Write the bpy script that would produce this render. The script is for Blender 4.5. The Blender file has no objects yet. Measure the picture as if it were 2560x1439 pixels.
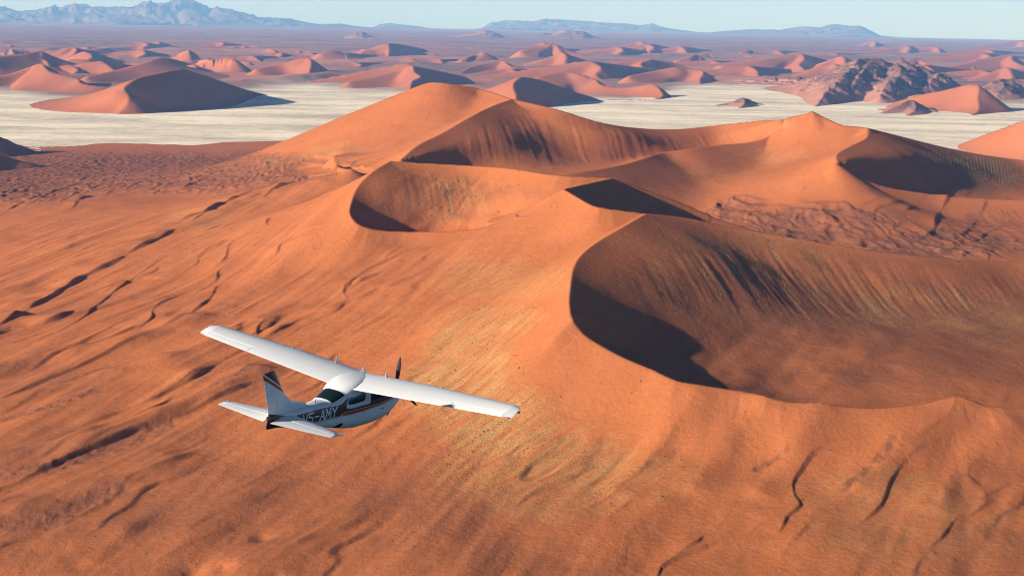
import bpy, math, random
import numpy as np
from mathutils import Matrix, Vector

random.seed(7)
rng = np.random.default_rng(11)
sc = bpy.context.scene

# ------------------------------------------------------------------ camera
EYE = 420.0                 # metres above the valley floor
FOC = 3517.0                # focal length in pixels of the 2560 px wide photograph
CX, CY = 1280.0, 719.5
PITCH = math.atan((CY - 33) / FOC)
ROLL = math.atan(46 / 2560)
FWD = np.array([0, math.cos(PITCH), -math.sin(PITCH)])
UP0 = np.array([0, math.sin(PITCH), math.cos(PITCH)])
RGT0 = np.array([1.0, 0, 0])
RGT = math.cos(ROLL) * RGT0 + math.sin(ROLL) * UP0
UPV = -math.sin(ROLL) * RGT0 + math.cos(ROLL) * UP0
camd = bpy.data.cameras.new("camera")
cam = bpy.data.objects.new("camera", camd)
sc.collection.objects.link(cam)
sc.camera = cam
camd.sensor_width = 36.0
camd.lens = 36.0 * FOC / 2560
camd.clip_start = 1.0
camd.clip_end = 400000.0
cam.matrix_world = Matrix(((RGT[0], UPV[0], -FWD[0], 0), (RGT[1], UPV[1], -FWD[1], 0),
                           (RGT[2], UPV[2], -FWD[2], EYE), (0, 0, 0, 1)))

# ------------------------------------------------------------------ light
SUN_EL = math.radians(16.3)
SUN_AZ = math.radians(28.0)          # turned from due left towards behind the camera
SUN = np.array([-math.cos(SUN_EL) * math.cos(SUN_AZ), -math.cos(SUN_EL) * math.sin(SUN_AZ), math.sin(SUN_EL)])
world = bpy.data.worlds.new("World")
sc.world = world
world.use_nodes = True
wn = world.node_tree.nodes
wn.clear()
sky = wn.new("ShaderNodeTexSky")
sky.sky_type = 'NISHITA'
sky.sun_disc = False
sky.sun_elevation = SUN_EL
sky.sun_rotation = math.atan2(SUN[0], SUN[1])
sky.altitude = 2000
sky.air_density = 0.4
sky.dust_density = 0.6
sky.ozone_density = 1.5
bgn = wn.new("ShaderNodeBackground")
bgn.inputs['Strength'].default_value = 0.05
won = wn.new("ShaderNodeOutputWorld")
world.node_tree.links.new(sky.outputs[0], bgn.inputs[0])
world.node_tree.links.new(bgn.outputs[0], won.inputs[0])
sund = bpy.data.lights.new("sun", 'SUN')
sund.energy = 5.0
sund.angle = math.radians(0.5)
sund.color = (1.0, 0.945, 0.87)
sun = bpy.data.objects.new("sun", sund)
sc.collection.objects.link(sun)
sun.rotation_euler = Vector(SUN).to_track_quat('Z', 'Y').to_euler()
sun.location = (0, 0, 2000)
sc.view_settings.view_transform = 'Standard'
sc.view_settings.look = 'None'
sc.view_settings.gamma = 1.0
sc.view_settings.use_curve_mapping = False
sc.view_settings.exposure = 0.97
sc.cycles.use_denoising = True
sc.cycles.filter_width = 1.0
sc.cycles.max_bounces = 5
sc.cycles.volume_bounces = 2
sc.cycles.diffuse_bounces = 1

# ------------------------------------------------------------------ helpers
ER = 6.371e6


def drop(r):
    return r * r / (2 * ER)


def ray(px, py):
    px = np.asarray(px, float); py = np.asarray(py, float)
    a = (px - CX) / FOC; b = -(py - CY) / FOC
    return FWD + a[..., None] * RGT + b[..., None] * UPV


def at(px, py, z=0.0):
    """point where the sight line through a photograph pixel reaches height z above the curved datum"""
    d = ray(px, py)
    dh = math.hypot(d[0], d[1])
    zz = z
    for _ in range(12):
        t = (zz - EYE) / d[2]
        R = t * dh
        zz = z - drop(R)
    return d[0] * t, d[1] * t


def at_range(px, py, R):
    d = ray(px, py)
    t = R / math.hypot(d[0], d[1])
    return d[0] * t, d[1] * t, EYE + d[2] * t + drop(R)


def project(x, y, z):
    v = np.stack([x, y, z - EYE], -1)
    w = v @ FWD
    return CX + FOC * (v @ RGT) / w, CY - FOC * (v @ UPV) / w


_perm = np.random.default_rng(5).permutation(256)
_perm = np.concatenate([_perm, _perm, _perm[:2]])
_ga = np.random.default_rng(6).uniform(0, 2 * np.pi, 512)
_gx, _gy = np.cos(_ga).astype(np.float32), np.sin(_ga).astype(np.float32)


def pn(x, y, seed=0):
    """gradient noise, about -0.7..0.7"""
    x = x + seed * 37.17; y = y - seed * 91.31
    xi = np.floor(x).astype(np.int64); yi = np.floor(y).astype(np.int64)
    xf = (x - xi).astype(np.float32); yf = (y - yi).astype(np.float32)
    u = xf * xf * xf * (xf * (xf * 6 - 15) + 10); v = yf * yf * yf * (yf * (yf * 6 - 15) + 10)
    X0 = xi & 255; X1 = (xi + 1) & 255; Y0 = yi & 255; Y1 = (yi + 1) & 255

    def g(X, Y, dx, dy):
        h = _perm[_perm[X] + Y]
        return _gx[h] * dx + _gy[h] * dy
    a = g(X0, Y0, xf, yf); b = g(X1, Y0, xf - 1, yf)
    c = g(X0, Y1, xf, yf - 1); d = g(X1, Y1, xf - 1, yf - 1)
    return (a + u * (b - a)) + v * ((c + u * (d - c)) - (a + u * (b - a)))


def fbm(x, y, o=4, seed=0, gain=0.5):
    s = 0; a = 1.0
    for k in range(o):
        s = s + a * pn(x * 2.03 ** k, y * 2.03 ** k, seed + k * 3)
        a *= gain
    return s


def ridged(x, y, o=4, seed=0, gain=0.5):
    s = 0; a = 1.0
    for k in range(o):
        s = s + a * (1 - np.abs(pn(x * 2.07 ** k, y * 2.07 ** k, seed + k * 5)) * 2.4)
        a *= gain
    return s


def sstep(a, b, x):
    t = np.clip((x - a) / (b - a), 0, 1)
    return t * t * (3 - 2 * t)


def catmull(P, closed, step, cuts=()):
    """resample a polyline of n-dim points through a Catmull-Rom spline"""
    P = np.asarray(P, float); n = len(P); out = []
    m = n if closed else n - 1
    for i in range(m):
        if closed:
            p0, p1, p2, p3 = P[(i - 1) % n], P[i], P[(i + 1) % n], P[(i + 2) % n]
        else:
            p1, p2 = P[i], P[i + 1]
            p0 = P[i - 1] if i else 2 * p1 - p2
            p3 = P[i + 2] if i + 2 < n else 2 * p2 - p1
        if i in cuts: p0 = 2 * p1 - p2
        if (i + 1) % n in cuts: p3 = 2 * p2 - p1
        L = np.hypot(*(p2 - p1)[:2])
        l0 = max(np.hypot(*(p1 - p0)[:2]), 1e-6); l3 = max(np.hypot(*(p3 - p2)[:2]), 1e-6)
        m1 = 0.5 * ((p2 - p1) + (p1 - p0) * min(L / l0, 3)) ; m2 = 0.5 * ((p2 - p1) + (p3 - p2) * min(L / l3, 3))
        k = max(1, int(math.ceil(L / step)))
        for j in range(k):
            t = j / k
            out.append((2 * t**3 - 3 * t**2 + 1) * p1 + (t**3 - 2 * t**2 + t) * m1 + (-2 * t**3 + 3 * t**2) * p2 + (t**3 - t**2) * m2)
    if closed: out.append(out[0])
    else: out.append(P[-1])
    return np.array(out)


def in_poly(x, y, P):
    ins = np.zeros(x.shape, bool)
    for (x0, y0), (x1, y1) in zip(P[:-1, :2], P[1:, :2]):
        if y0 == y1: continue
        c = (y0 > y) != (y1 > y)
        ins ^= c & (x < (x1 - x0) * (y - y0) / (y1 - y0) + x0)
    return ins


def prof(d, s, D, n, g):
    """height lost at distance d from a crest: slope s at the crest, easing off after D metres of drop"""
    q = s * d
    D = np.maximum(D, 1.0)
    return q / (1 + (q / D) ** n) ** (1 / n) + g * d


class Ridge:
    """a crest line in world space with its own slope on each side (L = left of its direction, or inside a loop)"""

    def __init__(self, pts, closed=False, step=14, L=(.62, 60, 4, .05), R=(.4, 60, 1.5, .08), Lfloor=None, Rfloor=None, cuts=()):
        self.P = catmull(pts, closed, step, cuts)
        self.closed = closed; self.L = L; self.R = R; self.Lf = Lfloor; self.Rf = Rfloor

    def field(self, x, y):
        """height and crest distance; far from the crest the distance is a smooth power mean, so no seams form"""
        x = x.astype(np.float32); y = y.astype(np.float32)
        best = np.full(x.shape, 1e12, np.float32); zz = np.zeros_like(x); sg = np.zeros_like(x); sl = np.zeros_like(x)
        W = np.zeros_like(x); WZ = np.zeros_like(x); WS = np.zeros_like(x)
        P = self.P
        if P.shape[1] < 4: P = np.c_[P, np.full(len(P), self.L[0])]
        for a, b in zip(P[:-1], P[1:]):
            dx, dy = b[0] - a[0], b[1] - a[1]
            l2 = dx * dx + dy * dy
            if l2 < 1e-9: continue
            rx = x - np.float32(a[0]); ry = y - np.float32(a[1])
            t = np.clip((rx * np.float32(dx) + ry * np.float32(dy)) / np.float32(l2), 0, 1)
            ex = rx - t * np.float32(dx); ey = ry - t * np.float32(dy)
            q = ex * ex + ey * ey
            z = np.float32(a[2]) + t * np.float32(b[2] - a[2]); s = np.float32(a[3]) + t * np.float32(b[3] - a[3])
            m = q < best
            best = np.where(m, q, best); zz = np.where(m, z, zz); sl = np.where(m, s, sl)
            sg = np.where(m, (np.float32(dx) * ry - np.float32(dy) * rx) / np.float32(math.sqrt(l2)), sg)
            w = (np.maximum(q, 1.0) * np.float32(1e-4)) ** -4 * np.float32(math.sqrt(l2) * .01)
            W += w; WZ += w * z; WS += w * s
        d = np.sqrt(best)
        ds = (W / 0.9817) ** (-1 / 7) * 100      # exact for a straight crest
        k = sstep(8, 34, d)
        d0 = d
        d = d * (1 - k) + np.minimum(ds, d * 1.15) * k
        zz = zz * (1 - k) + WZ / W * k; sl = sl * (1 - k) + WS / W * k
        if self.closed:
            w = in_poly(x, y, P).astype(float)
        else:
            w = np.clip(0.5 + 0.6 * sg / np.maximum(d0, 1e-3), 0, 1)
        s, D, n, g = self.L
        DL = (zz - (self.Lf(x, y) if callable(self.Lf) else self.Lf)) if self.Lf is not None else D
        hl = zz - prof(d, sl, DL, n, g)
        s, D, n, g = self.R
        DR = (zz - self.Rf) if self.Rf is not None else D
        hr = zz - prof(d, s, DR, n, g)
        return w * hl + (1 - w) * hr, d0


def grid_faces(nr, nc, mask=None):
    i = np.arange((nr - 1) * (nc - 1))
    r = i // (nc - 1); c = i % (nc - 1)
    a = r * nc + c
    F = np.stack([a, a + 1, a + nc + 1, a + nc], -1)
    if mask is not None:
        F = F[mask[F].any(1)]
    return F


def grid_mesh(name, X, Y, Z, mat, mask=None, attrs=None, smooth=True):
    nr, nc = X.shape
    V = np.stack([X.ravel(), Y.ravel(), Z.ravel()], -1)
    F = grid_faces(nr, nc, None if mask is None else mask.ravel())
    if mask is not None:
        used = np.zeros(len(V), bool); used[F.ravel()] = True
        idx = np.cumsum(used) - 1
        F = idx[F]; V = V[used]
    else:
        used = np.ones(len(V), bool)
    me = bpy.data.meshes.new(name)
    me.vertices.add(len(V)); me.vertices.foreach_set("co", V.astype(np.float32).ravel())
    me.loops.add(F.size); me.loops.foreach_set("vertex_index", F.astype(np.int32).ravel())
    me.polygons.add(len(F)); me.polygons.foreach_set("loop_start", np.arange(0, F.size, 4, dtype=np.int32))
    me.polygons.foreach_set("loop_total", np.full(len(F), 4, np.int32))
    me.update(calc_edges=True)
    if smooth:
        me.polygons.foreach_set("use_smooth", np.ones(len(F), bool))
    for k, v in (attrs or {}).items():
        a = me.attributes.new(k, 'FLOAT', 'POINT')
        a.data.foreach_set("value", v.ravel()[used].astype(np.float32))
    o = bpy.data.objects.new(name, me)
    sc.collection.objects.link(o)
    me.materials.append(mat)
    return o


def structure(o):
    o["kind"] = "structure"
    return o


# ------------------------------------------------------------------ node helper
class NT:
    def __init__(self, name):
        self.m = bpy.data.materials.new(name); self.m.use_nodes = True
        self.t = self.m.node_tree; self.t.nodes.clear()
        self.out = self.t.nodes.new("ShaderNodeOutputMaterial")
        self.co = self.t.nodes.new("ShaderNodeTexCoord").outputs['Object']

    def link(self, a, b): self.t.links.new(a, b)

    def put(self, sock, v):
        if isinstance(v, bpy.types.NodeSocket): self.link(v, sock)
        else: sock.default_value = v

    def math(self, op, a, b=0.0, c=None, clamp=False):
        n = self.t.nodes.new("ShaderNodeMath"); n.operation = op; n.use_clamp = clamp
        self.put(n.inputs[0], a); self.put(n.inputs[1], b)
        if c is not None: self.put(n.inputs[2], c)
        return n.outputs[0]

    def noise(self, scale, detail=4, rough=0.5, vec=None, dist=0.0):
        n = self.t.nodes.new("ShaderNodeTexNoise"); n.inputs['Scale'].default_value = scale
        n.inputs['Detail'].default_value = detail; n.inputs['Roughness'].default_value = rough
        n.inputs['Distortion'].default_value = dist
        self.link(vec or self.co, n.inputs['Vector']); return n.outputs[0]

    def mapping(self, scale=(1, 1, 1), rot=(0, 0, 0), loc=(0, 0, 0)):
        n = self.t.nodes.new("ShaderNodeMapping")
        n.vector_type = 'TEXTURE'; n.inputs['Scale'].default_value = tuple(1 / s for s in scale); n.inputs['Rotation'].default_value = rot; n.inputs['Location'].default_value = loc
        self.link(self.co, n.inputs['Vector']); return n.outputs[0]

    def ramp(self, f, stops):
        n = self.t.nodes.new("ShaderNodeValToRGB"); e = n.color_ramp.elements
        while len(e) < len(stops): e.new(0.5)
        for k, (p, c) in enumerate(stops):
            e[k].position = p; e[k].color = (*c, 1) if len(c) == 3 else c
        self.link(f, n.inputs[0]); return n.outputs[0]

    def range(self, f, a, b, c=0.0, d=1.0):
        n = self.t.nodes.new("ShaderNodeMapRange"); self.put(n.inputs[0], f)
        for k, v in zip((1, 2, 3, 4), (a, b, c, d)): n.inputs[k].default_value = v
        return n.outputs[0]

    def mix(self, f, a, b, blend='MIX'):
        n = self.t.nodes.new("ShaderNodeMix"); n.data_type = 'RGBA'; n.blend_type = blend
        self.put(n.inputs[0], f)
        for s, v in ((n.inputs[6], a), (n.inputs[7], b)):
            if isinstance(v, tuple): s.default_value = (*v, 1)
            else: self.link(v, s)
        return n.outputs[2]

    def attr(self, name):
        n = self.t.nodes.new("ShaderNodeAttribute"); n.attribute_name = name
        return n.outputs['Fac']

    def bump(self, h, strength=0.5, dist=1.0, normal=None):
        n = self.t.nodes.new("ShaderNodeBump"); n.inputs['Strength'].default_value = strength
        n.inputs['Distance'].default_value = dist; self.link(h, n.inputs['Height'])
        if normal: self.link(normal, n.inputs['Normal'])
        return n.outputs[0]

    def bsdf(self, col, rough=0.9, normal=None, **kw):
        n = self.t.nodes.new("ShaderNodeBsdfPrincipled")
        if isinstance(col, tuple): n.inputs['Base Color'].default_value = (*col, 1)
        else: self.link(col, n.inputs['Base Color'])
        self.put(n.inputs['Roughness'], rough)
        n.inputs['Specular IOR Level'].default_value = kw.pop('spec', 0.15)
        for k, v in kw.items(): self.put(n.inputs[k.replace('_', ' ')], v)
        if normal: self.link(normal, n.inputs['Normal'])
        self.link(n.outputs[0], self.out.inputs['Surface'])
        return self.m
# ------------------------------------------------------------------ the near dunes: crest lines (photo x, photo y, height in m)
def W(pts):
    return [(*at(px, py, z), z) for px, py, z in pts]


def slopes(P, base, **kw):
    """give every crest point the slope of its inner face; kw: s<index>=slope"""
    return [(*p, kw.get('s%d' % i, base)) for i, p in enumerate(P)]


A_ = W([(1615, 533, 200), (1560, 565, 197), (1500, 600, 191), (1455, 635, 187), (1435, 665, 183), (1425, 720, 174), (1424, 770, 165), (1432, 800, 158.5), (1455, 830, 150), (1500, 861, 142.5), (1560, 893, 136), (1630, 922, 130.5), (1690, 950, 126), (1760, 964, 123), (1850, 976, 120.5), (1950, 1000, 116.5), (2100, 1015, 112), (2200, 1020, 110), (2330, 1010, 110), (2400, 1002, 111), (2470, 1018, 107), (2560, 1020, 105), (2700, 1030, 100), (3000, 950, 98), (3150, 800, 105), (2950, 690, 120), (2560, 655, 133), (2300, 640, 147), (2050, 605, 163), (1850, 570, 178), (1700, 542, 192.5)])
E_ = W([(975, 402, 218), (930, 430, 209), (895, 465, 196), (878, 505, 182), (877, 540, 172), (900, 562, 165), (945, 574, 160), (1000, 578, 158), (1100, 578, 159), (1180, 572, 162), (1250, 560, 168), (1300, 540, 178), (1360, 505, 198), (1410, 472, 214), (1530, 445, 213), (1400, 438, 216), (1250, 418, 214), (1150, 412, 213), (1050, 407, 215)])
F_ = W([(1280, 247, 256), (1230, 265, 249), (1170, 295, 237), (1100, 335, 217), (1040, 365, 203), (1000, 400, 185), (1200, 430, 165), (1390, 435, 165), (1480, 425, 167), (1560, 410, 170), (1620, 392, 175), (1660, 380, 178), (1720, 372, 182), (1800, 362, 185), (1900, 350, 190), (1960, 320, 210), (2030, 277, 245), (1960, 297, 228), (1900, 301, 220), (1800, 312, 207), (1700, 322, 201), (1600, 320, 206), (1500, 305, 221.5), (1400, 275, 242)])
H_ = W([(2170, 320, 218), (2165, 345, 210), (2120, 368, 203), (2090, 390, 195), (2095, 405, 187), (2130, 430, 172), (2200, 462, 152), (2300, 482, 138), (2400, 493, 130), (2560, 500, 125), (2800, 510, 120), (3000, 480, 130), (2900, 440, 120), (2560, 400, 135), (2450, 385, 150), (2350, 365, 170), (2250, 340, 196)])
SLIP = .62
A_ = slopes(A_, .56, s0=.33, s1=.33, s2=.33, s3=.34, s4=.38, s5=.50, s6=.6, s7=.62, s8=.62, s27=.44, s28=.38, s29=.34, s30=.33)
E_ = slopes(E_, .5, s0=.34, s1=.33, s2=.36, s3=.50, s4=.6, s5=.62, s6=.6, s18=.38, s17=.42)
F_ = slopes(F_, .40, s0=.29, s1=.30, s2=.33, s3=.40, s4=.55, s5=.6, s6=.5, s23=.29, s22=.30, s21=.33, s20=.37)
H_ = slopes(H_, .44, s0=.34, s1=.33, s2=.34, s3=.38, s4=.48, s5=.58, s6=.6, s7=.6, s16=.33, s15=.34, s14=.38)
ridges = [
    Ridge(A_, True, cuts=(0,), L=(SLIP, 60, 5, .0), Lfloor=lambda x, y: np.interp(x, [90, 150, 240, 700], [124, 112, 97, 74]), R=(.50, 75, 1.5, .09)),
    Ridge(W([(1615, 533, 200), (1560, 526, 203), (1500, 518, 206), (1440, 490, 211), (1410, 472, 214)]), L=(.5, 75, 1.5, .09), R=(SLIP, 80, 5, .12)),
    Ridge(W([(1410, 472, 214), (1530, 445, 213), (1700, 505, 181), (1800, 548, 159), (1950, 590, 137), (2300, 645, 105)]), cuts=(1,), L=(.45, 90, 2, .10), R=(SLIP, 80, 4, .12)),
    Ridge(E_, True, cuts=(0, 13, 14), L=(SLIP, 60, 5, .0), Lfloor=140, R=(.50, 80, 1.5, .11)),
    Ridge(F_, True, cuts=(0, 5, 16), L=(SLIP, 60, 4, .0), Lfloor=160, R=(.42, 90, 1.8, .09)),
    Ridge(W([(1280, 247, 256), (1200, 222, 269), (1110, 207, 280), (1060, 210, 272), (1000, 245, 230), (950, 275, 190), (870, 325, 110), (780, 370, 40), (700, 385, 15)]), L=(.36, 260, 3, .02), R=(.5, 250, 3, .02)),
    Ridge(W([(2030, 277, 245), (2060, 292, 235), (2110, 313, 222), (2165, 318, 220), (2170, 322, 219)]), L=(.5, 200, 3, .05), R=(.42, 90, 1.8, .1)),
    Ridge(H_, True, cuts=(0,), L=(SLIP, 60, 4, .0), Lfloor=104, R=(.42, 70, 1.6, .09)),
    Ridge(W([(1840, 484, 105), (1950, 470, 125), (2050, 430, 160), (2090, 408, 186)]), L=(.4, 60, 2, .1), R=(.55, 60, 3, .1)),
    Ridge(W([(-150, 525, 25), (60, 505, 35), (200, 490, 42), (300, 482, 48), (450, 473, 60), (560, 478, 70), (650, 455, 90), (760, 430, 120), (880, 425, 170)]), L=(.35, 60, 3, .05), R=(.26, 30, 1.6, .085)),
    Ridge(W([(590, 490, 112), (470, 560, 94), (345, 620, 78), (200, 700, 62), (70, 775, 50), (40, 800, 47), (45, 815, 45)]), R=(.18, 14, 1.4, .04), L=(.56, 14, 3, .06)),
]
GX0, GX1, GY0, GY1, GS = -2300.0, 2500.0, 560.0, 5000.0, 7.0
gx = np.arange(GX0, GX1, GS); gy = np.arange(GY0, GY1, GS)
SPOTS = [(0, 1439, 22), (600, 1439, 45), (1280, 1439, 62), (2000, 1439, 55), (2560, 1439, 50), (2900, 1200, 40), (1000, 1000, 82), (500, 1300, 42),
         (0, 1200, 20), (0, 900, 22), (-300, 1000, 10), (-400, 700, 5), (250, 850, 32), (450, 750, 40), (600, 900, 55), (650, 650, 85), (300, 560, 40), (100, 600, 30), (0, 370, -1), (-300, 400, 2), (300, 365, 0),
         (300, 420, 9), (640, 400, 9), (0, 450, 12), (450, 440, 16), (700, 360, 2), (760, 340, -3), (0, 330, -8), (300, 340, -8), (600, 340, -8),
         (1700, 470, 108), (1800, 440, 112), (1650, 500, 105), (2100, 560, 88), (2300, 600, 88), (2500, 600, 88), (2000, 620, 85), (2560, 560, 95), (1950, 530, 92),
         (1500, 300, -20), (2000, 270, -20), (2450, 320, -15), (2800, 330, -10), (1150, 540, 125), (2350, 340, -15), (1000, 250, -20)]
SP = np.array([(*at(px, py, z), z) for px, py, z in SPOTS])


def floor_field(x, y):
    num = 0; den = 1e-9
    for sx, sy, sz in SP:
        s = 0.10 * math.hypot(sx, sy) + 60
        w = 1 / (((x - sx) ** 2 + (y - sy) ** 2) / s ** 2 + 0.15) ** 2
        num = num + w * sz; den = den + w
    return num / den


def crest_field(x, y):
    h = floor_field(x, y) ; dm = np.full(x.shape, 1e9)
    for r in ridges:
        f, d = r.field(x, y)
        k = np.maximum(10.0 - 0 * d, 1)
        m = f > h
        h = np.maximum(h, f)
        dm = np.where((d < dm) & (f > h - 12), d, dm)
    return h, dm


GXX, GYY = np.meshgrid(gx, gy)
Hg, Dg = crest_field(GXX, GYY)


def blur(A, sig):
    r = int(3 * sig / GS) + 1
    k = np.exp(-0.5 * (np.arange(-r, r + 1) * GS / sig) ** 2); k /= k.sum()
    B = np.pad(A, r, mode='edge')
    B = sum(k[i] * B[i:i + A.shape[0], :] for i in range(2 * r + 1))
    return sum(k[i] * B[:, i:i + A.shape[1]] for i in range(2 * r + 1))


HB1 = blur(Hg, 12.0); HB2 = blur(Hg, 34.0)


def samp(A, x, y):
    u = np.clip((x - GX0) / GS, 0, A.shape[1] - 1.001); v = np.clip((y - GY0) / GS, 0, A.shape[0] - 1.001)
    i = u.astype(int); j = v.astype(int); u = u - i; v = v - j
    return (A[j, i] * (1 - u) + A[j, i + 1] * u) * (1 - v) + (A[j + 1, i] * (1 - u) + A[j + 1, i + 1] * u) * v


def base_height(x, y, exact=True):
    if exact:
        h, d = crest_field(x, y)
    else:
        h, d = samp(Hg, x, y), samp(Dg, x, y)
    b1 = samp(HB1, x, y); b2 = samp(HB2, x, y)
    w1 = sstep(14, 50, d); w2 = sstep(50, 130, d)
    h = h * (1 - w1) + b1 * w1
    return h * (1 - w2) + b2 * w2, d


HQ, DQ = base_height(GXX, GYY, False)


def hit(px, py):
    """first point of the base terrain seen through a photograph pixel"""
    d = ray(px, py)
    ts = np.linspace(650, 5200, 1800) / math.hypot(d[0], d[1])
    x = d[0] * ts; y = d[1] * ts; z = EYE + d[2] * ts
    hh = samp(HQ, x, y)
    below = np.nonzero(z < hh)[0]
    k = below[0] if len(below) else len(ts) - 1
    return x[k], y[k], hh[k]


# small slip faces riding on the big slopes: photo polylines, height of the step, reach upwind, lee on R side of direction
STEPS = [
    ([(700, 540), (672, 552), (668, 566), (690, 572)], 6, 45),
    ([(640, 590), (580, 610), (567, 630), (556, 655)], 5, 40),
    ([(560, 605), (500, 640), (490, 660)], 4, 40),
    ([(745, 590), (700, 620), (688, 645)], 5, 40),
    ([(570, 660), (545, 680), (540, 700)], 4, 40),
    ([(443, 738), (400, 758), (380, 778), (376, 803)], 5, 45),
    ([(500, 765), (470, 790), (450, 800)], 3, 35),
    ([(900, 708), (868, 718), (858, 735), (866, 750), (840, 775), (780, 800)], 6, 45),
    ([(950, 690), (915, 703)], 3, 35),
    ([(840, 770), (740, 790), (665, 805), (643, 825), (640, 842)], 6, 60),
    ([(670, 805), (615, 812), (590, 825)], 4, 40),
    ([(2040, 1130), (1990, 1190), (1980, 1215), (1986, 1245), (1998, 1268), (1965, 1300), (1948, 1332)], 4, 30),
    ([(1640, 1340), (1590, 1352), (1564, 1380), (1563, 1412)], 3.5, 25),
    ([(1800, 1310), (1752, 1345), (1746, 1355)], 3, 22),
    ([(1760, 1368), (1700, 1390), (1652, 1418), (1640, 1450)], 4, 28),
    ([(1890, 1320), (1870, 1340)], 2, 20),
    ([(575, 500), (470, 560), (400, 595), (345, 622), (290, 655), (200, 700), (120, 745), (70, 775), (42, 800)], 11, 75),
    ([(720, 620), (640, 660), (560, 700), (520, 750), (455, 800)], 4.5, 45), ([(1000, 640), (900, 690), (850, 740), (760, 790), (690, 830)], 4, 45),
    ([(620, 870), (480, 950), (400, 990), (250, 1050), (130, 1110)], 6, 50), ([(420, 640), (300, 720), (200, 800)], 4.5, 45), ([(600, 975), (440, 1050), (330, 1085), (100, 1180)], 6, 50),
    ([(860, 620), (760, 690), (640, 760), (560, 800)], 4, 45), ([(300, 870), (180, 925), (40, 985)], 5.5, 50), ([(700, 1290), (560, 1330), (420, 1395)], 3, 35), ([(330, 1240), (180, 1300), (20, 1370)], 5, 45),
    ([(2300, 1130), (2230, 1200), (2200, 1260), (2120, 1330)], 3, 30), ([(2500, 1220), (2400, 1290), (2330, 1370)], 3, 30),
    ([(120, 810), (60, 825), (0, 842), (-60, 870)], 12, 70),
    ([(500, 935), (460, 955), (425, 975)], 4, 40),
    ([(640, 880), (560, 915), (500, 940)], 3, 40),
    ([(235, 1052), (190, 1080), (150, 1100)], 4, 40),
    ([(330, 1085), (200, 1135), (60, 1190), (-40, 1215)], 5, 50),
    ([(110, 1368), (60, 1378)], 2.5, 25),
    ([(860, 430), (835, 415), (828, 398), (790, 390)], 22, 60),
    ([(826, 432), (770, 445), (712, 462)], 12, 50),
    ([(445, 470), (340, 478), (230, 492)], 8, 40),
    ([(160, 470), (120, 485)], 6, 30), ([(70, 500), (40, 515)], 6, 30), ([(330, 462), (300, 470)], 5, 30), ([(230, 470), (200, 478)], 5, 30),
    ([(1860, 490), (1800, 508), (1790, 525), (1800, 538)], 8, 30),
    ([(2160, 512), (2130, 525), (2140, 545)], 8, 30), ([(2225, 510), (2185, 530), (2185, 550), (2160, 560)], 11, 36),
    ([(2300, 505), (2260, 530), (2250, 560)], 12, 36), ([(2365, 500), (2340, 540), (2330, 580)], 14, 40),
    ([(2460, 515), (2440, 550), (2410, 580)], 12, 40), ([(2470, 580), (2440, 600), (2400, 615)], 8, 30), ([(2440, 620), (2470, 640)], 8, 30),
    ([(1500, 1395), (1450, 1410)], 1.5, 20),
    ([(2405, 1003), (2380, 1040), (2340, 1075)], 4, 30),
]
steps = []
for pts, amp, reach in STEPS:
    P = []
    (ax, ay), (bx, by) = pts[0], pts[-1]
    if by > ay: pts = [(ax + 60, ay - 22)] + pts + [(bx - 50, by + 30)]
    n = len(pts)
    for k, (px, py) in enumerate(pts):
        hx, hy, hz = hit(px, py)
        amp_ = amp * (.40 if amp < 8 else (.17 if pts[0][0] > 1800 else .5)); P.append((hx, hy, amp_ * (0.25 if k in (0, n - 1) else 1.0)))
    steps.append((catmull(P, False, 6), amp, reach))


def step_field(x, y):
    """sum of the little dunes: a slow rise from upwind and a slip face on the lee side"""
    out = np.zeros(x.shape)
    for P, amp, reach in steps:
        x0, x1 = P[:, 0].min() - 2.2 * reach, P[:, 0].max() + 2.2 * reach
        y0, y1 = P[:, 1].min() - 2.2 * reach, P[:, 1].max() + 2.2 * reach
        m = (x > x0) & (x < x1) & (y > y0) & (y < y1)
        if not m.any(): continue
        X, Y = x[m], y[m]
        best = np.full(X.shape, 1e12); zz = np.zeros(X.shape); sg = np.zeros(X.shape)
        for a, b in zip(P[:-1], P[1:]):
            dx, dy = b[0] - a[0], b[1] - a[1]; l2 = dx * dx + dy * dy
            if l2 < 1e-6: continue
            rx, ry = X - a[0], Y - a[1]
            t = np.clip((rx * dx + ry * dy) / l2, 0, 1)
            q = (rx - t * dx) ** 2 + (ry - t * dy) ** 2
            k = q < best
            best[k] = q[k]; zz[k] = (a[2] + t * (b[2] - a[2]))[k]; sg[k] = ((dx * ry - dy * rx) / math.sqrt(l2))[k]
        d = np.sqrt(best)
        zz = zz * np.clip(.62 + 1.5 * pn(X / 55, Y / 55, 101), .12, 1.25)
        # photo polylines run right-to-left, so the lee (towards the right and the camera) lies on their left in plan
        w = np.clip(0.5 + 0.6 * sg / np.maximum(d, 1e-3), 0, 1)
        lee = zz * np.clip(1 - d * .6 / np.maximum(zz, .5), 0, 1) ** 1.0
        wind = zz * np.exp(-(d / (0.7 * reach)) ** 1.3)
        out[m] += w * lee + (1 - w) * wind
    return out


def saw(ph, k=.78):
    f = ph - np.floor(ph)
    return np.where(f < k, 0.5 - 0.5 * np.cos(np.pi * f / k), 0.5 + 0.5 * np.cos(np.pi * (f - k) / (1 - k)))


def dunelets(x, y, lam, seed):
    """field of small sharp dunes whose lee side looks away from the sun"""
    ca, sa = math.cos(0.35), math.sin(0.35)
    u = (x * ca + y * sa) / lam; v = (-x * sa + y * ca) / (lam * 1.9)
    ph = u + 1.5 * fbm(u * .45, v * .8, 3, seed)
    amp = np.clip(0.35 + 1.3 * pn(u * .6, v * .9, seed + 9), 0, 1)
    return saw(ph) * amp


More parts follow.
